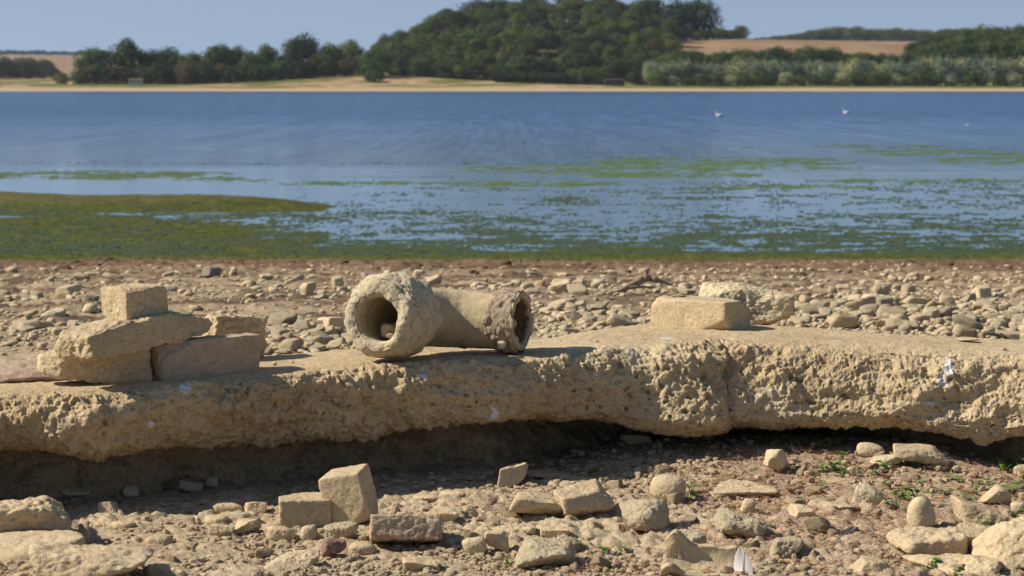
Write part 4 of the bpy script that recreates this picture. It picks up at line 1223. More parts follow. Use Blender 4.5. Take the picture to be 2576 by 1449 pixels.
    # dried root plug in the open right end
    ring = np.linspace(0, 1, 24); Vp = []
    e = C[n - 5]
    for r_ in ring:
        Vp.append(e + (np.outer(np.cos(th), Sd[n - 5]) + np.outer(np.sin(th), Up[n - 5])) * r_ * .047)
    Vp = np.array(Vp).reshape(-1, 3); Vp = Vp + T[n - 5] * (fbm(Vp * 90, 4, 501) * .010)[:, None]
    link("root_plug", mesh_np("root_plug", Vp, grid_faces(24, seg, wrap=True), [M_plug]), t_, loc=off)
    # mud lying inside the mouth
    return C, T, t_
PC, PT, PIPE = pipe()
for k, (a, dx, sz, mt, lb) in enumerate(((22, -.006, .040, M_brick, "round pebble lodged inside the pipe mouth, nearest the opening"), (34, -.018, .040, M_pale, "pale pebble lodged deeper inside the pipe mouth"), (12, .008, .020, M_brick_pink, "small reddish crumb at the lip inside the pipe mouth"))):
    Vk, Fk = rock_geo((sz, sz * 1.2, sz * .8), 60 + k, 'round', 16)
    tag(link("pebble", mesh_np("pebble", Vk, Fk, [mt]), loc=(PC[a][0] + dx, PC[a][1], PC[a][2] - .043 + sz * .42)), lb, "pebble")

# ------------------------------------------------------------------ foreground stones, one by one
FS = [
 # name px py w h kind mat label rot depth seed extra
 ("half_brick", 878, 1326, 116, 138, 'brick', M_stone, "smooth half brick standing tilted on the ground, tallest of the foreground stones", (4, -13, -14), .075, 611, dict(rough=.5, planes=(((-1, 0, 1), 1.3),))),
 ("squared_stone", 768, 1328, 128, 74, 'brick', M_stone, "squared stone block leaning against the tilted half brick", (0, 2, 8), .09, 12, dict(rough=.9)),
 ("broken_brick", 1020, 1384, 186, 66, 'brick', M_brick_red, "broken brick with crumbling red core lying before the tilted half brick", (-14, 1, 6), .10, 13, dict(rough=1.8)),
 ("egg_stone", 777, 1364, 48, 50, 'round', M_stone, "small egg shaped stone standing below the squared block", (0, 12, 0), None, 14, {}),
 ("round_stone", 708, 1362, 74, 42, 'round', M_stone, "round flattened stone left of the small egg stone", (0, 4, 0), None, 15, {}),
 ("round_stone", 573, 1296, 84, 34, 'round', M_stone, "oval cobble at the shadow edge with a mud crumb on top", (0, 3, 0), None, 16, {}),
 ("stone", 643, 1298, 66, 30, 'ang', M_stone, "angular stone between the oval cobble and the squared block", (0, 5, 0), None, 17, {}),
 ("stone", 1290, 1224, 70, 50, 'ang', M_stone, "angular stone with raised left corner at the shadow edge", (0, -12, 0), None, 18, {}),
 ("flat_stone", 1382, 1207, 112, 16, 'ang', M_flatred, "thin reddish flat stone lying near the shadow edge", (0, 5, 3), .05, 19, {}),
 ("round_boulder", 1680, 1268, 98, 84, 'round', M_stone, "largest round boulder, mid right, with a green leaf behind", (0, 6, 0), None, 20, dict(n=34)),
 ("block_stone", 1468, 1308, 146, 76, 'ang', M_stone, "blocky stone with sharp edges and shaded right end in the middle foreground", (0, 4, 14), .08, 21, dict(n=34)),
 ("wedge_stone", 1352, 1310, 140, 52, 'ang', M_stone, "wedge stone with a beak pointing right, before the blocky stone", (0, 6, 0), .07, 28, dict(planes=(((1, 0, 1), .8),))),
 ("lump_stone", 1622, 1342, 148, 76, 'rough', M_rough, "big rough lump below the largest round boulder", (0, 0, 0), .11, 23, dict(n=34, planes=(((-.6, -.7, .9), .84),))),
 ("lump_stone", 1860, 1362, 132, 66, 'rough', M_rough, "rough ridged lump left of centre right, below the little egg stone", (0, 10, 20), .09, 24, dict(n=34, planes=(((-.6, -.7, .9), .84),))),
 ("lump_stone", 1735, 1402, 96, 62, 'rough', M_rough, "rough lump just above the broken pipe piece", (0, 0, 0), .08, 25, dict(planes=(((-.6, -.7, .9), .84),))),
 ("round_stone", 1193, 1398, 68, 54, 'round', M_stone, "yellowish rounded stone upright beside the red cored brick", (0, -8, 0), None, 26, {}),
 ("stone", 1250, 1392, 70, 42, 'ang', M_stone, "flat angular stone right of the yellowish rounded stone", (0, 12, 10), None, 27, {}),
 ("lump_stone", 1372, 1432, 156, 72, 'rough', M_rough, "low rough mound at the bottom centre", (0, 0, 0), .10, 28, dict(n=34, sink=.2, planes=(((-.6, -.7, .9), .84),))),
 ("stone", 1395, 1358, 70, 32, 'ang', M_stone, "low stone in front of the wedge stone", (0, 5, 0), None, 29, {}),
 ("lump_stone", 1290, 1352, 120, 36, 'rough', M_stone, "low crumbly lump left of the wedge stone", (0, 0, 0), None, 30, dict(sink=.2)),
 ("white_stone", 1953, 1194, 60, 58, 'ang', M_pale, "pale faceted stone standing alone before the dark gap under the slab", (0, 8, 20), None, 31, {}),
 ("knob_stone", 2188, 1150, 78, 42, 'round', M_pale, "pale two lobed stone against the foot of the slab", (0, 6, 0), None, 32, dict(planes=(((.4, 0, 1), .75),))),
 ("flat_stone", 2232, 1176, 88, 32, 'round', M_pale, "flat pale stone in front of the two lobed stone", (0, -4, 0), None, 33, {}),
 ("flat_stone", 2312, 1176, 130, 34, 'ang', M_stone, "long flat stone leaning by the slab foot with brown crumbs on it", (0, 6, 0), .09, 34, {}),
 ("egg_stone", 1882, 1296, 40, 48, 'round', M_stone, "little egg stone standing on end near a flat slab stone", (0, 8, 0), None, 35, {}),
 ("flat_stone", 1872, 1250, 140, 34, 'ang', M_stone, "broad flat stone half sunk in the ground behind the little egg stone", (0, 3, 0), .10, 36, dict(sink=.35)),
 ("egg_stone", 2318, 1338, 86, 102, 'round', M_pale, "tall egg shaped pale stone standing on end at the right", (0, -8, 0), None, 37, dict(n=34, sink=.02, rough=.5, planes=(((-.8, 0, 1), .95), ((.9, 0, 1), .92)))),
 ("cone_stone", 2502, 1274, 78, 58, 'rough', M_stone, "cone shaped stone near the right edge among seedlings", (0, 0, 0), None, 38, dict(rough=.6, planes=(((-1, 0, 1), .75), ((1, 0, 1), .75)))),
 ("rock", 2330, 1404, 190, 60, 'rough', M_stone, "big weathered rock below the tall egg stone", (0, 0, 0), .12, 39, dict(n=40, rough=1.0)),
 ("stone", 2468, 1332, 104, 50, 'ang', M_stone, "slanted stone right of the tall egg stone", (0, 14, 0), None, 40, {}),
 ("rock", 2560, 1440, 150, 118, 'rough', M_stone, "large rock cut by the right edge", (0, 0, 0), .14, 41, dict(n=40, rough=1.1)),
 ("rock", 2400, 1452, 190, 52, 'rough', M_stone, "low lumpy rock along the bottom at right", (0, 0, 0), .10, 42, dict(n=40, sink=.2, planes=(((-.6, -.7, .9), .84),))),
 ("rock", 2430, 1392, 90, 50, 'ang', M_stone, "angular rock between the weathered rock and the right edge rock", (0, 10, 0), None, 43, {}),
 ("white_stone", 1137, 1257, 70, 22, 'round', M_pale, "flat white pebble lying in mid foreground", (0, 0, 0), None, 44, {}),
 ("flat_stone", 1072, 1262, 70, 16, 'round', M_stone, "flat dull pebble left of the flat white pebble", (0, 0, 0), None, 45, {}),
 ("rock", 66, 1372, 200, 112, 'ang', M_brick, "large pitted rock at the left edge", (0, 3, 6), .15, 46, dict(n=48, rough=2.2)),
 ("rock", 225, 1470, 300, 88, 'ang', M_stone, "large flat topped rock with sharp right end in the bottom left corner", (0, 1, -4), .15, 47, dict(n=48, rough=1.4)),
 ("rock", 100, 1412, 200, 50, 'rough', M_stone, "low rock between the pitted rock and the corner rock at left", (0, 0, 0), .12, 48, dict(n=36, rough=.6, sink=.15, planes=(((-.6, -.7, .9), .84),))),
 ("stone", 420, 1455, 110, 40, 'rough', M_stone, "low crumbly stone right of the bottom left corner rock", (0, 0, 0), None, 49, dict(sink=.2)),
 ("stone", 74, 1246, 46, 40, 'ang', M_peb, "squarish shaded stone under the slab at far left", (0, 0, 0), None, 50, {}),
 ("flat_stone", 184, 1252, 80, 20, 'ang', M_peb, "flat shaded stone under the slab at left", (0, 2, 0), None, 51, {}),
 ("stone", 482, 1238, 58, 24, 'brick', M_brick_pink, "pinkish ended shaded stone under the middle left of slab", (0, 10, 0), None, 52, {}),
 ("round_stone", 531, 1226, 42, 32, 'round', M_peb, "round shaded stone right of the pinkish ended stone", (0, 0, 0), None, 53, {}),
 ("flat_stone", 590, 1212, 64, 18, 'round', M_peb, "flat shaded stone against the footing wall", (0, 0, 0), None, 54, {}),
 ("round_stone", 330, 1250, 44, 30, 'round', M_peb, "rounded shaded stone between the flat shaded stone and white shell bits", (0, 0, 0), None, 55, {}),
 ("round_stone", 1385, 1128, 70, 22, 'round', M_peb, "oval stone deep in the shade under the slab", (0, 0, 0), None, 56, {}),
 ("stone", 1600, 1118, 70, 20, 'ang', M_peb, "flat shaded stone at the edge of the dark gap", (0, 0, 0), None, 57, {}),
 ("stone", 2010, 1102, 60, 30, 'round', M_peb, "dim stone inside the dark gap under the slab at right", (0, 0, 0), None, 58, dict(D=5.5)),
 ("red_crumb", 905, 1318, 60, 46, 'rough', M_redcrumb, "crumbling red brick lump beside the red cored brick", (0, 0, 0), .04, 59, {}),
 ("red_crumb", 838, 1405, 60, 46, 'rough', M_redcrumb, "reddish crumb near bottom left of the red cored brick", (0, 0, 0), .04, 60, {}),
 ("red_crumb", 2135, 1290, 60, 14, 'rough', M_redcrumb, "thin pinkish brick flake right of centre on dry ground", (0, 0, 0), .03, 61, {}),
 ("stone", 858, 1362, 72, 40, 'rough', M_rough, "knobbly stone right of the small egg stone", (0, -10, 0), None, 62, {}),
 ("stone", 912, 1392, 84, 34, 'round', M_stone, "low stone in front of the knobbly stone", (0, 0, 0), None, 63, dict(sink=.25)),
 ("stone", 1110, 1318, 64, 36, 'ang', M_stone, "angular stone behind the right end of red cored brick", (0, 5, 0), None, 64, {}),
 ("egg_stone", 2140, 1203, 28, 30, 'round', M_stone, "tiny egg stone perched above a flat rock among seedlings", (0, 0, 0), None, 65, {}),
 ("flat_stone", 2105, 1222, 90, 18, 'ang', M_stone, "flat rock under the tiny egg stone", (0, 0, 0), None, 66, dict(sink=.3)),
 ("stone", 2180, 1275, 76, 40, 'ang', M_pale, "pale stone with seedlings on its right", (0, 0, 0), None, 67, {}),
 ("flat_stone", 2080, 1288, 120, 24, 'ang', M_stone, "broad flat stone left of the pale stone with seedlings", (0, 2, 0), None, 68, dict(sink=.3)),
 ("stone", 2018, 1310, 62, 32, 'ang', M_stone, "smooth stone below the broad flat stone", (0, 0, 0), None, 69, {}),
 ("stone", 2030, 1396, 54, 40, 'round', M_stone, "rounded stone between the white feather and grey down feather", (0, 5, 0), None, 70, {}),
 ("stone", 1975, 1408, 80, 56, 'rough', M_rough, "crumbly lump right of the white feather", (0, 0, 0), None, 71, {}),
 ("stone", 2570, 1196, 44, 30, 'round', M_pale, "small pale stone at the right edge by the slab shade", (0, 0, 0), None, 72, {}),
 ("stone", 2560, 1290, 40, 30, 'round', M_pale, "pale pebble at the right edge under the cone stone", (0, 0, 0), None, 73, {}),
 ("stone", 2465, 1345, 120, 30, 'rough', M_stone, "sunken rough stone below the slanted stone", (0, 0, 0), None, 74, dict(sink=.3)),
 ("stone", 310, 1335, 70, 26, 'round', M_stone, "long low stone right of the pitted rock", (0, 0, 0), None, 75, {}),
 ("stone", 400, 1372, 80, 34, 'round', M_stone, "rounded stone half sunk left of centre", (0, 0, 0), None, 76, dict(sink=.25)),
 ("stone", 275, 1300, 60, 30, 'ang', M_stone, "brownish stone at the shadow edge right of the pitted rock", (0, 0, 0), None, 77, {}),
 ("stone", 560, 1352, 60, 30, 'ang', M_stone, "angular stone left of the round flattened stone", (0, 5, 0), None, 78, {}),
 ("stone", 620, 1345, 70, 36, 'ang', M_stone, "tilted stone next to the round flattened stone", (0, -8, 0), None, 79, {}),
 ("stone", 545, 1322, 66, 30, 'round', M_stone, "smooth stone just below the oval cobble", (0, 0, 0), None, 80, {}),
 ("stone", 735, 1430, 120, 34, 'rough', M_stone, "flaky earth slab at the bottom left of centre", (0, 0, 0), None, 81, dict(sink=.2)),
 ("stone", 1060, 1440, 110, 34, 'ang', M_stone, "flaky flat stone at the bottom below the red cored brick", (0, 4, 0), None, 82, dict(sink=.2)),
 ("stone", 2190, 1448, 90, 40, 'ang', M_stone, "angular stone at the bottom edge right of the feathers", (0, 6, 0), None, 83, dict(sink=.15)),
]
ADJ = {}
for i, (nm, px, py, w_, h_, kd, mt, lb, rt, dp, sd, ex) in enumerate(FS):
    rock(nm, px, py, w_, h_, kd, mt, lb, "brick" if "brick" in nm else ("rock" if nm == "rock" else "stone"), rot=rt, depth=dp, seed=sd, **{'n': 44, **{k_: v_ for k_, v_ in ex.items() if k_ != 'n'}})
# broken pipe piece, dark curved shard, feathers
p = on_ground(1765, 1452)
t = empty("pipe_fragment", (p.x, p.y + .03, p.z - .015), "broken piece of stoneware pipe with hollow side up beside the white feather", "pipe fragment")
V, Fq = shardgeo(.125, .052, R(182), R(352), .011, n=40, m=40, seed=8, taper=.05)
V = V + np.array([-.062, 0, .056]); up = V[:, 2] > .035
V[:, 2] += .024 * np.exp(-((V[:, 0] + .045) / .018) ** 2) * (V[:, 2] > .03) + fbm(V * 60, 3, 9) * .002
V = rot_np(V, (28, 0, -8))
link("shell_wall", mesh_np("shell_wall", V, Fq, [M_pipe]), t).name = "pipe_wall"
Vk, Fk = rock_geo((.012, .006, .014), 4, 'round', 10)
link("hole", mesh_np("hole", Vk, Fk, [M_slot]), t, loc=(-.012, .036, .040))  # solid black lump drawn for the shade in the hole
p = on_ground(215, 1366)
V, Fq = shardgeo(.035, .02, R(20), R(160), .005, seed=2, taper=.3)
o = link("curved_shard", mesh_np("curved_shard", rot_np(V, (0, -75, 40)), Fq, [M_brick_pink]), loc=(p.x, p.y + .02, p.z + .002))
tag(o, "small curved shard standing up right of the pitted rock", "shard")

def feather(px, py, L, wdt, mat, label, lean, seed, curve=.25):
    p = on_ground(px, py)
    t = empty("feather", (p.x, p.y, p.z), label, "feather")
    rg = np.random.default_rng(seed)
    n, m = 40, 21
    s = np.linspace(0, 1, n); c = np.linspace(-1, 1, m); S, Cc = np.meshgrid(s, c, indexing='ij')
    wv = wdt * np.clip(np.sin(np.clip(S, 0, 1) ** .75 * math.pi), 0, 1) ** .65
    barb = .02 * vnoise(np.stack([S.ravel() * 26, Cc.ravel() * 0, Cc.ravel() * 0 + seed], 1), seed).reshape(S.shape) * np.abs(Cc)
    X = Cc * wv * (1 + barb * 2); Z = S * L - np.abs(Cc) * wv * .5 + .0; Yv = -curve * L * S ** 2 + .15 * wv * Cc ** 2 + .0003 * np.sin(S * 150 + 3 * np.abs(Cc))
    V = np.stack([X, Yv, Z + L * .05], -1).reshape(-1, 3)
    V = rot_np(V, (lean[0], lean[1], lean[2]))
    th_ = np.concatenate([V, V + np.array([0, .0004, 0])])
    N0 = n * m
    link("vane", mesh_np("vane", th_, np.concatenate([grid_faces(n, m), grid_faces(n, m)[:, ::-1] + N0]), [mat]), t)
    path = np.stack([0 * s, -curve * L * s ** 2 - .0006, s * L + 0], 1); path = rot_np(path, lean)
    V, Fq = tube(path, .0011 * (1 - .8 * s), 6)
    link("shaft", tri_clean(V, Fq, "shaft", [M_white]), t)
feather(1868, 1452, .058, .0185, M_white, "upright white feather at the bottom edge beside the pipe piece", (6, 6, -32), 3)
feather(2120, 1360, .034, .014, M_down, "fluffy grey brown feather lying among clods at lower right", (-55, 50, 0), 5, .5)

# twigs and stalks
def stick(px0, py0, px1, py1, r, label, mat=M_straw, lift=.004, D0=None, n=14, wob=.1, cat="twig", seed=0, nm="twig"):
    a = on_ground(px0, py0) if D0 is None else at(px0, py0, D0); b = on_ground(px1, py1) if D0 is None else at(px1, py1, D0 + .03)
    s = np.linspace(0, 1, n)[:, None]; A = np.array(a); B = np.array(b); L = np.linalg.norm(B - A)
    P = A * (1 - s) + B * s; P = P + np.stack([vnoise(np.stack([s[:, 0] * 3, s[:, 0] * 0 + k, s[:, 0] * 0], 1), seed + k) for k in range(3)], 1) * L * wob * .5
    P[:, 2] += lift
    V, Fq = tube(P - A, np.interp(s[:, 0], [0, 1], [r, r * .45]), 7)
    o = link(nm, tri_clean(V, Fq, nm, [mat]), loc=a)
    return tag(o, label, cat)
stick(556, 1318, 600, 1346, .0018, "pale straw stalk lying left of the round flattened stone")
stick(2492, 1160, 2540, 1190, .0014, "thin pale stalk sticking out of the shade at the right")
stick(2030, 1268, 2080, 1255, .0008, "fine dry stem on the ground at right")
stick(330, 1348, 372, 1356, .001, "short dry stem right of the pitted rock")

# driftwood on the shore behind
def driftwood():
    def pp(px, py, D): return np.array(at(px, py, D))
    D = on_ground(1530, 742).y
    base = Vector(on_ground(1530, 742))
    t = empty("driftwood_branch", base, "crooked driftwood branch lying on the pebbles behind the slab", "branch")
    path = np.array([pp(1515, 742, D - .1), pp(1545, 732, D), pp(1580, 716, D + .1), (pp(1612, 702, D + .15)), pp(1640, 698, D + .2), pp(1655, 706, D + .2), pp(1690, 716, D + .25)])
    i = np.arange(len(path)); j = np.linspace(0, len(path) - 1, 40); P = np.stack([np.interp(j, i, path[:, k]) for k in range(3)], 1)
    P += np.stack([vnoise(np.stack([j * .8, j * 0 + k, j * 0], 1), 60 + k) for k in range(3)], 1) * .01
    r = np.interp(j, i, [.008, .012, .016, .019, .022, .015, .005]) * (1 + .2 * vnoise(np.stack([j * 1.3, j * 0, j * 0], 1), 8))
    V, Fq = tube(P - np.array(base), r, 10); link("branch_stem", tri_clean(V, Fq, "stem", [M_wood]), t)
    q = np.array([pp(1620, 704, D + .15), pp(1626, 694, D + .15), pp(1622, 684, D + .15)]); V, Fq = tube(q - np.array(base), [.016, .011, .004], 8); link("stub", tri_clean(V, Fq, "stub", [M_wood]), t)
    q = np.array([pp(1560, 726, D + .05), pp(1600, 722, D + .1), pp(1640, 722, D + .15)]); V, Fq = tube(q - np.array(base), [.010, .008, .004], 8); link("stub", tri_clean(V, Fq, "stub", [M_wood]), t)
driftwood()

# notable stones of the shore behind the slab
BS = [("block_stone", 1412, 736, 66, 32, 'ang', M_pale, "pale squarish block standing out of the pebbles behind the pipe"),
      ("grey_stone", 530, 699, 46, 26, 'ang', M_grey, "dark grey angular stone on the shore behind the left stack"),
      ("pipe_stub", 428, 735, 42, 22, 'round', M_pale, "pale bone like stub just right of the top half brick"),
      ("round_stone", 228, 786, 50, 26, 'round', M_peb, "smooth oval cobble left of the top half brick"),
      ("lump_stone", 135, 800, 52, 24, 'rough', M_peb, "brown lumpy stone on sand at the left behind the slab"),
      ("round_stone", 128, 813, 26, 17, 'round', M_peb, "small stone touching the brown lumpy stone on the left sand"),
      ("pointed_stone", 850, 722, 26, 34, 'ang', M_pale, "small pale upright pointed stone on shore left of pipe"),
      ("round_stone", 745, 806, 42, 18, 'round', M_peb, "oval cobble alone on the smooth sand between stack and pipe"),
      ("round_stone", 815, 810, 40, 14, 'round', M_peb, "flat cobble on the smooth sand left of the pipe mouth"),
      ("wedge_stone", 845, 838, 60, 44, 'ang', M_peb, "tilted wedge stone among cobbles just left of pipe mouth"),
      ("block_stone", 2222, 742, 52, 34, 'ang', M_pale, "squarish pale stone rising from the pebbles at right"),
      ("block_stone", 2468, 752, 60, 30, 'ang', M_pale, "broad pale stone among pebbles near the right edge"),
      ("round_stone", 2190, 768, 56, 34, 'round', M_peb, "large smooth cobble in the pebble bank right of the knobbly stone"),
      ("stone", 775, 745, 40, 34, 'ang', M_peb, "upright shaded stone in pebbles between stack and pipe"),
      ("stone", 1440, 812, 50, 30, 'ang', M_peb, "broad cobble just behind the right end of the pipe")]
for i, (nm, px, py, w_, h_, kd, mt, lb) in enumerate(BS):
    rock(nm, px, py, w_, h_, kd, mt, lb, "stone", seed=700 + i, n=16, rot=(0, (i * 37) % 20 - 10, (i * 53) % 90), sink=.12)

# ------------------------------------------------------------------ pebbles of the shore
random.seed(5)
PROTO = []
for i in range(14):
    kd = ['round', 'ang', 'round', 'ang', 'rough'][i % 5]
    Vp, Fp = rock_geo((1.0, random.uniform(.7, .95), random.uniform(.36, .62)), 900 + i, kd, 9)
    Vp = rot_np(Vp, (0, random.uniform(-15, 15), 0)); Vp[:, 2] -= Vp[:, 2].min()
    PROTO.append((Vp, Fp, mesh_np("pebble", Vp, Fp, [M_peb])))
_fd = field(-100, 2700, 500, 650, 910, 130, 160, 22, 71)
def dens(px, py):
    d = 0.03
    v = _fd(px, py)
    # upper band
    d += .75 * math.exp(-((py - 722) / 22) ** 2) * max(0, .45 + .45 * (px > 350) + 1.3 * v)
    d += .10 * math.exp(-((py - 692) / 8) ** 2) - .02 * (py < 690)
    if px > 1300: d += .85 * float(sst(755, 780, py)) * float(sst(1300, 1420, px)) * max(0, .75 + 1.3 * v)
    if px > 2000: d += .5 * float(sst(728, 750, py))
    if 660 < px < 900: d += 1.3 * float(sst(818, 838, py))
    if px < 240: d += .45 * math.exp(-((py - 830) / 14) ** 2)
    if px < 700: d += .35 * math.exp(-((py - 745) / 14) ** 2)
    if 1200 < px < 2000: d -= .5 * math.exp(-((py - 768) / 9) ** 2)
    return d
peb = []
tries = 0
while len(peb) < 2300 and tries < 60000:
    tries += 1
    px = random.uniform(-80, 2660); py = 672 + 228 * random.random() ** .9
    if py > np.interp(px, [0, 300, 660, 900, 1350, 1600, 2000, 2576], [905, 900, 890, 870, 850, 822, 820, 850]) + 6: continue
    if random.random() > dens(px, py) / 1.5: continue
    D = float(np.interp(py, [660, 680, 730, 800, 850, 900], [32, 19.5, 11.8, 8.8, 7.7, 7.1]))
    s = random.lognormvariate(0, .5) * .029
    s = min(s, .085)
    peb.append((px, py, s))
pts = []
for px, py, s in peb:
    p = on_ground(px, py); pts.append((p.x, p.y, s))
# keep them from overlapping too deeply
cell = {}
keep = []
for x, y, s in pts:
    k = (int(x / .1), int(y / .1)); ok = True
    for dx in (-1, 0, 1):
        for dy in (-1, 0, 1):
            for (a, b_, c) in cell.get((k[0] + dx, k[1] + dy), ()):
                if (a - x) ** 2 + (b_ - y) ** 2 < (.36 * (s + c)) ** 2: ok = False
    if ok: cell.setdefault(k, []).append((x, y, s)); keep.append((x, y, s))
keep.sort(key=lambda q: -q[2] / q[1])
big, small = keep[:255], keep[255:]
for x, y, s in big:
    Vp, Fp, me = random.choice(PROTO)
    o = link("pebble", me, loc=(x, y, gz(x, y) - s * .10), rot=(random.uniform(-.25, .25), random.uniform(-.25, .25), random.uniform(0, 6.28)))
    k = s * 1.08; o.scale = (k, k * random.uniform(.8, 1.1), k * random.uniform(.8, 1.15))
    pxx = CX + x / y * F
    where = "left of the pipe" if pxx < 1000 else ("behind the pipe and slab middle" if pxx < 1650 else "behind the right half of slab")
    tag(o, "rounded tan pebble of the shore, " + where, "pebble", "pebbles on the shore " + where)
def scatter(name, items, protos, mat, label, z_off=-.1, lo=True, smooth=True):
    parts = []
    for x, y, s in items:
        Vp, Fp = random.choice(protos); a = random.uniform(0, 6.28); c, sn = math.cos(a), math.sin(a)
        V = Vp @ np.array([[c, sn, 0], [-sn, c, 0], [0, 0, 1]]) * s * np.array([1, random.uniform(.8, 1.1), random.uniform(.7, 1.1)])
        parts.append((V + np.array([x, y, gz(x, y) + z_off * s]), Fp))
    V, Fq = join(parts)
    o = link(name, mesh_np(name, V, Fq, [mat], smooth=smooth)); tag(o, label, None, None, "stuff"); return o
LOWP = []
for i in range(8):
    Vp, Fp = rock_geo((1.0, random.uniform(.65, .9), random.uniform(.45, .75)), 950 + i, ['round', 'ang'][i % 2], 4); Vp = Vp.copy(); Vp[:, 2] -= Vp[:, 2].min(); LOWP.append((Vp, Fp))
scatter("shore_pebbles", small, LOWP, M_peb, "smaller tan pebbles spread over the shore behind the slab")
# gravel of the shore
gr = []
while len(gr) < 8500:
    px = random.uniform(-80, 2660); py = random.uniform(664, 900)
    if random.random() > .25 + dens(px, py): continue
    D = float(np.interp(py, [660, 680, 730, 800, 850, 900], [32, 19.5, 11.8, 8.8, 7.7, 7.1])) * random.uniform(.97, 1.03)
    gr.append(((px - CX) / F * D, D, random.lognormvariate(0, .4) * .014 * (1 if D < 14 else 1.6)))
_pc = []
while len(_pc) < 2600:
    D_ = random.uniform(13, 36)
    if random.random() > np.interp(D_, [13, 18, 30, 36], [.2, 1, 1, .4]): continue
    _pc.append((random.uniform(-.23, .23) * D_, D_, random.lognormvariate(0, .5) * .028 * (D_ / 20) ** .5))
M_peat = stone_mat("dark peaty clod", (.12, .078, .045), scale=10)
scatter("peat_clods", _pc, LOWP, M_peat, "dark brown clods of dried weed and peat near the waterline", z_off=-.25)
scatter("gravel", gr, LOWP, M_peb, "fine gravel between the pebbles of the shore")

# ------------------------------------------------------------------ rubble of the foreground
CRUMB = []
for i in range(8):
    Vp, Fp = rock_geo((1.0, random.uniform(.6, .95), random.uniform(.4, .8)), 970 + i, ['rough', 'ang'][i % 2], 2); Vp = Vp.copy(); Vp[:, 2] -= Vp[:, 2].min(); CRUMB.append((Vp, Fp))
def fgpoint():
    while True:
        y = random.uniform(3.75, 5.35); x = random.uniform(-.24, .24) * y
        px = CX + x / y * F
        fr = np.interp(px, FT[:, 0], dist_at_z(FT[:, 1], SL_Z))
        if y > fr + .12: continue
        return x, y, px, fr - y
_fa = field(-1.4, 1.4, 200, 3.7, 5.4, 130, .31, .31, 5, 2); _fb = field(-1.4, 1.4, 200, 3.7, 5.4, 130, .25, .25, 6, 2)
mid = []
for _ in range(620):
    x, y, px, g = fgpoint()
    if g < .30 and random.random() < .72: continue
    v = _fa(x, y)
    if random.random() > .5 + v: continue
    mid.append((x, y, min(.05, random.lognormvariate(0, .4) * .020)))
MIDP = []
for i in range(10):
    kd = ['ang', 'rough', 'ang', 'ang', 'rough'][i % 5]
    Vp, Fp = rock_geo((1.0, random.uniform(.6, .9), random.uniform(.35, .65)), 820 + i, kd, 12); Vp = rot_np(Vp, (0, random.uniform(-10, 10), 0)); Vp[:, 2] -= Vp[:, 2].min()
    MIDP.append(mesh_np("clod", Vp, Fp, [M_stone]))
for x, y, s in mid[:270]:
    o = link("clod", random.choice(MIDP), loc=(x, y, gz(x, y) - s * .12), rot=(random.uniform(-.3, .3), random.uniform(-.3, .3), random.uniform(0, 6.28)))
    o.scale = (s, s, s * random.uniform(.8, 1.3))
    pxx = CX + x / y * F
    wh = "left" if pxx < 900 else ("middle" if pxx < 1750 else "right")
    tag(o, "small dusty clod strewn on the ground in the " + wh + " foreground", "clod", "clods in the " + wh + " foreground")
cr = []
for _ in range(64000):
    x, y, px, g = fgpoint()
    v = _fb(x, y)
    if g < .28 and random.random() < .7: continue
    if random.random() > .55 + v: continue
    cr.append((x, y, min(.018, random.lognormvariate(0, .65) * .0050)))
M_soil = stone_mat("dry crumbly soil", (.52, .40, .255), pits=.8, scale=30)
scatter("rubble", cr, CRUMB, M_soil, "crumbs of dry soil and fine rubble covering the foreground", z_off=.0, smooth=False)

# shells in the shade
for k, (px, py, sz) in enumerate(((432, 1262, .010), (470, 1262, .005), (590, 1262, .006), (610, 1270, .016), (628, 1268, .008))):
    px = {432: 432, 470: 480, 590: 575, 610: 605, 628: 630}[px] * 1.0
    px = px * 1.0 if k > 1 else px
    p = on_ground(px * .677 + 0, py + 3 + k)
    leafy("shell_bit", p + Vector((0, 0, .004)), sz, M_shell, "white broken shell bits in the shade below the slab", "shell", 5, 40 + k, "shell bits in the shade", .5, .3, .2)

# ------------------------------------------------------------------ seedlings and dry roots
def seedling(px, py, size, label, group, seed, mat=M_leaf, n=7, up=.8):
    p = on_ground(px, py)
    rg = np.random.default_rng(seed); parts = []; stems = []
    for i in range(n):
        a = rg.uniform(0, 6.28); L = size * rg.uniform(.35, .6); wd = L * .36; rad = size * rg.uniform(.05, .5); h0 = size * rg.uniform(.08, .75) * up
        st = np.linspace(0, 1, 6); wv = np.sin(st ** .8 * math.pi) ** .7 * wd
        x = rad * .6 + st * L * .85; z = h0 + st * L * .35 - st ** 2 * L * .35
        V = np.array([(xx, t * w2, zz + abs(t) * w2 * .3) for xx, zz, w2 in zip(x, z, wv) for t in (-1, 0, 1)])
        c, s = math.cos(a), math.sin(a); M = np.array([[c, s, 0], [-s, c, 0], [0, 0, 1]])
        parts.append((V @ M, grid_faces(6, 3)))
        stems.append(tube(np.array([(0, 0, 0), (rad * .3, 0, h0 * .6), (rad * .6, 0, h0)]) @ M, [size * .03, size * .025, size * .015], 5, cap=False))
    t = empty("seedling", (p.x, p.y, p.z), label, "plant", group)
    V, Fq = join(parts); link("leaves", mesh_np("leaves", V, Fq, [mat]), t)
    V, Fq = join(stems); link("stem", mesh_np("stem", V, Fq, [mat]), t)
    return t
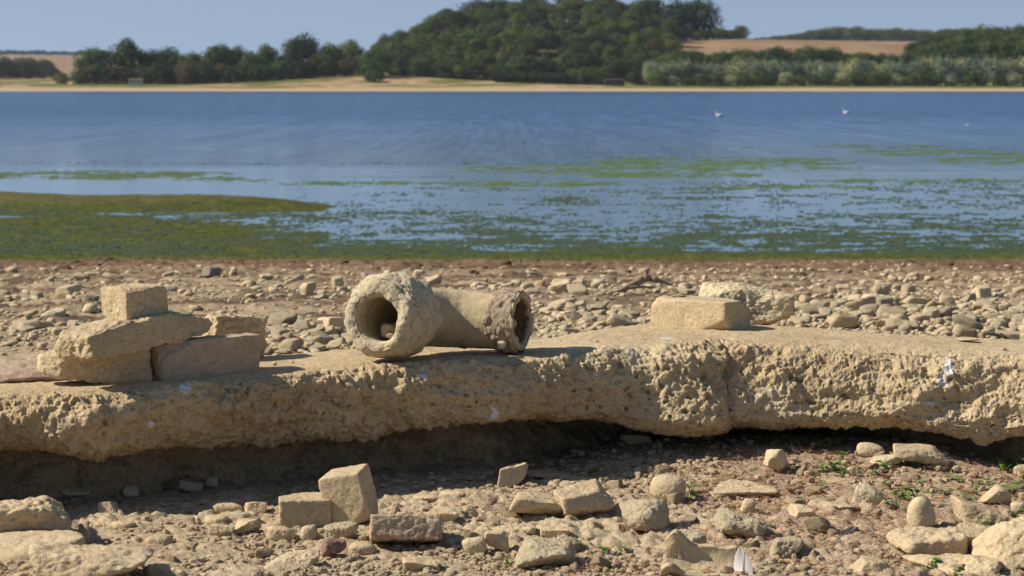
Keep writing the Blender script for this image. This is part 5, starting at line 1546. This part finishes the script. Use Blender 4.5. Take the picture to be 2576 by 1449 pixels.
for i, (px, py, sz, lb) in enumerate(((1738, 1250, .032, "broad leaved green seedling behind the right side of the largest round boulder"), (1907, 1112, .026, "seedling at the lip of the dark gap, leftmost of the bright ones"), (1918, 1118, .02, None),
        (1952, 1112, .034, "tallest seedling at the lip of the dark gap"), (1978, 1115, .026, None), (2026, 1118, .026, "seedling alone between two clumps at the lip of the dark gap"),
        (2088, 1130, .032, None), (2112, 1122, .032, None), (2066, 1128, .024, None), (1706, 1122, .02, None), (1762, 1120, .026, "reddish green seedling left of the bright ones at dark gap"),
        (1680, 1128, .014, None), (1732, 1142, .018, None), (2230, 1190, .028, None), (2330, 1172, .030, None), (2352, 1166, .030, None), (2310, 1178, .022, None), (2560, 1180, .045, "largest seedling with a long blade at the right edge"), (2530, 1186, .03, None),
        (1995, 1188, .022, None), (2120, 1160, .022, None), (2065, 1185, .022, None), (2050, 1200, .018, None), (2095, 1190, .026, None), (2120, 1200, .022, None), (2150, 1190, .018, None), (2205, 1200, .022, None), (2230, 1210, .018, None),
        (2330, 1275, .0, None), (2270, 1258, .03, None), (2255, 1285, .034, "leafy seedling clump right of the pale stone"), (2305, 1262, .03, None), (2215, 1262, .024, None), (2240, 1230, .02, None), (2480, 1230, .026, None), (2440, 1262, .026, None),
        (2540, 1245, .03, None), (2560, 1230, .03, None), (2400, 1215, .022, None), (2380, 1250, .02, None), (2345, 1235, .018, None), (2320, 1220, .016, None), (2470, 1335, .034, "round leaved seedling before the slanted stone"), (2500, 1340, .022, None), (2550, 1310, .024, None),
        (2330, 1440, .028, None), (2400, 1455, .022, None), (2070, 1230, .018, None), (2020, 1265, .014, None), (1480, 1200, .02, "small green tuft right of the thin reddish flat stone"), (1702, 1160, .016, None), (1505, 1192, .012, None), (1935, 1330, .014, None),
        (1280, 1422, .014, "tiny seedling at the foot of the yellowish rounded stone"), (1520, 1395, .02, None), (1560, 1392, .02, None), (2020, 1340, .016, None), (1095, 1165, .05, "shaded green plant against the footing wall under the pipe"), (1150, 1158, .05, "shaded plant right of the other against the footing wall"),
        (1065, 1168, .04, None), (1625, 1105, .04, None), (1560, 1100, .03, None))):
    if sz == 0: continue
    seedling(px, py, sz * 1.35, lb or "small green seedling sprouting from the dry ground", None if lb else "seedlings on the dry ground", 30 + i, M_leaf_red if i in (27, 40) else M_leaf, n=6 + i % 5)
def strands(name, items, r, mat, label):
    parts = []
    for x, y, L, a in items:
        n = 5; s = np.linspace(0, 1, n); bend = random.uniform(-.6, .6); hh = random.uniform(.0, .25)
        dx = np.cos(a + bend * s) * L * s; dy = np.sin(a + bend * s) * L * s
        z = gz(x, y) + .006 + np.sin(s * 3.14) * L * hh
        P = np.stack([x + dx, y + dy, z], 1)
        V, Fq = tube(P, np.full(n, r), 3, cap=False); parts.append((V, Fq))
    V, Fq = join(parts); o = link(name, mesh_np(name, V, Fq, [mat])); tag(o, label, None, None, "stuff")
it = []
while len(it) < 3600:
    x, y, px, g = fgpoint()
    k = (math.exp(-((px - 1900) / 230) ** 2 - ((y - 4.85) / .22) ** 2) + math.exp(-((px - 1650) / 220) ** 2 - ((y - 4.05) / .12) ** 2) + .5 * math.exp(-((px - 2250) / 350) ** 2 - ((y - 4.6) / .3) ** 2) + .35 * (px > 1650)
         + math.exp(-((px - 150) / 90) ** 2 - ((y - 4.6) / .05) ** 2) * .3)
    if random.random() > k: continue
    it.append((x, y, random.uniform(.012, .04), random.uniform(0, 6.28)))
strands("dry_roots", it, .00045, M_root, "reddish brown dry rootlets matted over the ground at right")

# ------------------------------------------------------------------ water weed
def weed(name, n, dfun, mat, size, label, yr, hgt):
    pts = []
    rg = np.random.default_rng(hash(name) % 1000 if False else len(name) * 7)
    while len(pts) < n:
        m = 20000
        py = rg.uniform(yr[0], yr[1], m); px = rg.uniform(-150, 2730, m)
        D = np.array([dist_at_z(q, 0.0) for q in py]); X = (px - CX) / F * D
        # even in the picture's rows is too dense far off: thin by distance
        k = dfun(px, py, X, D)
        ok = rg.random(m) < k
        pts += list(zip(X[ok], D[ok]))
    pts = np.array(pts[:n]); k = len(pts)
    s = size * rg.uniform(.5, 1.5, k) * np.interp(pts[:, 1], [40, 130], [.8, 1.7])
    a = rg.uniform(-.5, .5, k)
    # each tuft: a low ridge of weed, three leaning faces
    z0 = np.maximum(ground_z(pts[:, 0], pts[:, 1]), 0.0)
    V = np.zeros((k, 6, 3)); h = hgt * rg.uniform(.4, 1.4, k)
    dx = np.cos(a) * s; dy = np.sin(a) * s * .6
    for j, (u, v, w_) in enumerate(((-1, -.5, -.02), (1, -.5, -.02), (.6, 0, 1), (-.7, 0, .8), (-.9, .5, -.02), (1, .5, -.02))):
        V[:, j, 0] = pts[:, 0] + dx * u - dy * v; V[:, j, 1] = pts[:, 1] + dy * u + s * v * 2.2; V[:, j, 2] = z0 + h * w_
    base = np.arange(k)[:, None] * 6
    Fq = np.concatenate([base + np.array([0, 1, 2, 3]), base + np.array([3, 2, 5, 4])])
    o = link(name, mesh_np(name, V.reshape(-1, 3), Fq, [mat], smooth=False)); tag(o, label, None, None, "stuff")
def weed_mat(name, a, b_):
    m, nt, b = new_mat(name)
    g = N(nt, "ShaderNodeNewGeometry")
    c = ramp(nt, g.outputs["Random Per Island"], [(0, a), (1, b_)])
    nt.links.new(c, b.inputs["Base Color"]); b.inputs["Roughness"].default_value = .6; b.inputs["Specular IOR Level"].default_value = .3
    return m
W_lime = weed_mat("floating lime weed", (.050, .085, .028), (.105, .15, .045))
W_dark = weed_mat("dark submerged weed", (.024, .045, .028), (.070, .090, .032))
def nz(px, py, sx, sy, sd): return fbm(np.stack([px / sx, py / sy, px * 0], 1), 4, sd)
def d_lime(px, py, X, D):
    # mats seen in the picture: (centre px, py, half width, half height)
    k = np.zeros_like(px)
    for cx, cy, wx, wy, am in ((250, 441, 330, 11, 1), (560, 452, 120, 6, .5), (900, 461, 220, 5, .7), (1330, 462, 220, 8, .9), (1500, 425, 330, 12, .9), (1800, 408, 330, 12, 1), (1660, 440, 260, 8, .7), (1980, 425, 200, 6, .6), (2400, 385, 260, 9, 1), (2500, 405, 160, 9, 1), (2200, 368, 180, 4, .6), (2300, 455, 300, 6, .3), (1950, 470, 250, 6, .3)):
        k = np.maximum(k, am * np.clip(1.25 - np.abs((px - cx) / wx) ** 3 - ((py - cy) / wy) ** 2, 0, 1))
    return k * np.clip(.22 + 1.4 * nz(px, py, 90, 3.5, 31) + 1.6 * nz(px, py, 22, 1.6, 33), 0, 1) * .8
def d_dark(px, py, X, D):
    v = .7 * nz(px, py, 130, 6, 41) + .9 * nz(px, py, 30, 2.0, 43)
    big = nz(px, py, 300, 9, 47)
    right = sst(650, 1150, px)
    k = right * sst(440, 500, py) * np.clip(-.30 + 1.4 * v + .8 * big + .25 * sst(540, 590, py), 0, .34)
    k = k * (1 - .75 * np.exp(-((py - np.interp(px, [900, 1300, 2576], [500, 525, 520])) / 11) ** 2))
    k = np.maximum(k, sst(555, 600, py) * right * np.clip(.08 + 1.3 * v + .4 * big, 0, .75))
    k = np.maximum(k, sst(590, 648, py) * np.clip(.4 + 1.3 * v, 0, .9))
    k = np.maximum(k, (1 - right) * sst(515, 540, py) * np.clip(-.05 + 1.5 * v, 0, .6))
    for cx, cy, wx, wy, am in ((1200, 412, 420, 2.2, .5), (700, 413, 350, 1.8, .35), (1500, 398, 400, 2.0, .3), (2100, 372, 500, 2.5, .4), (200, 408, 260, 2, .35), (1700, 383, 300, 1.6, .3), (1550, 502, 260, 6, .7)):
        k = np.maximum(k, am * np.clip(1.2 - np.abs((px - cx) / wx) ** 2 - ((py - cy) / wy) ** 2, 0, 1) * np.clip(.4 + 1.5 * v, 0, 1))
    return k * .9
weed("floating_weed", 16000, d_lime, W_lime, .075, "lime green floating weed mats on the shallow water", (360, 475), .012)
weed("dark_weed", 46000, d_dark, W_dark, .036, "dark green water weed breaking the shallow water surface", (366, 655), .014)

# ------------------------------------------------------------------ thin summer air
hz_m = bpy.data.materials.new("summer haze"); hz_m.use_nodes = True
_n = hz_m.node_tree; _n.nodes.clear()
_o = _n.nodes.new("ShaderNodeOutputMaterial"); _v = _n.nodes.new("ShaderNodeVolumePrincipled")
_v.inputs["Color"].default_value = (.80, .88, 1.0, 1); _v.inputs["Density"].default_value = .00004; _v.inputs["Anisotropy"].default_value = .2
_n.links.new(_v.outputs[0], _o.inputs["Volume"])
V, Fq = boxgeo(-3200, 3200, -30, 6300, -80, 190)
tag(link("haze", mesh_np("haze", V, Fq, [hz_m], smooth=False)), "thin bluish summer haze over the lake and the far hills", None, None, "stuff")
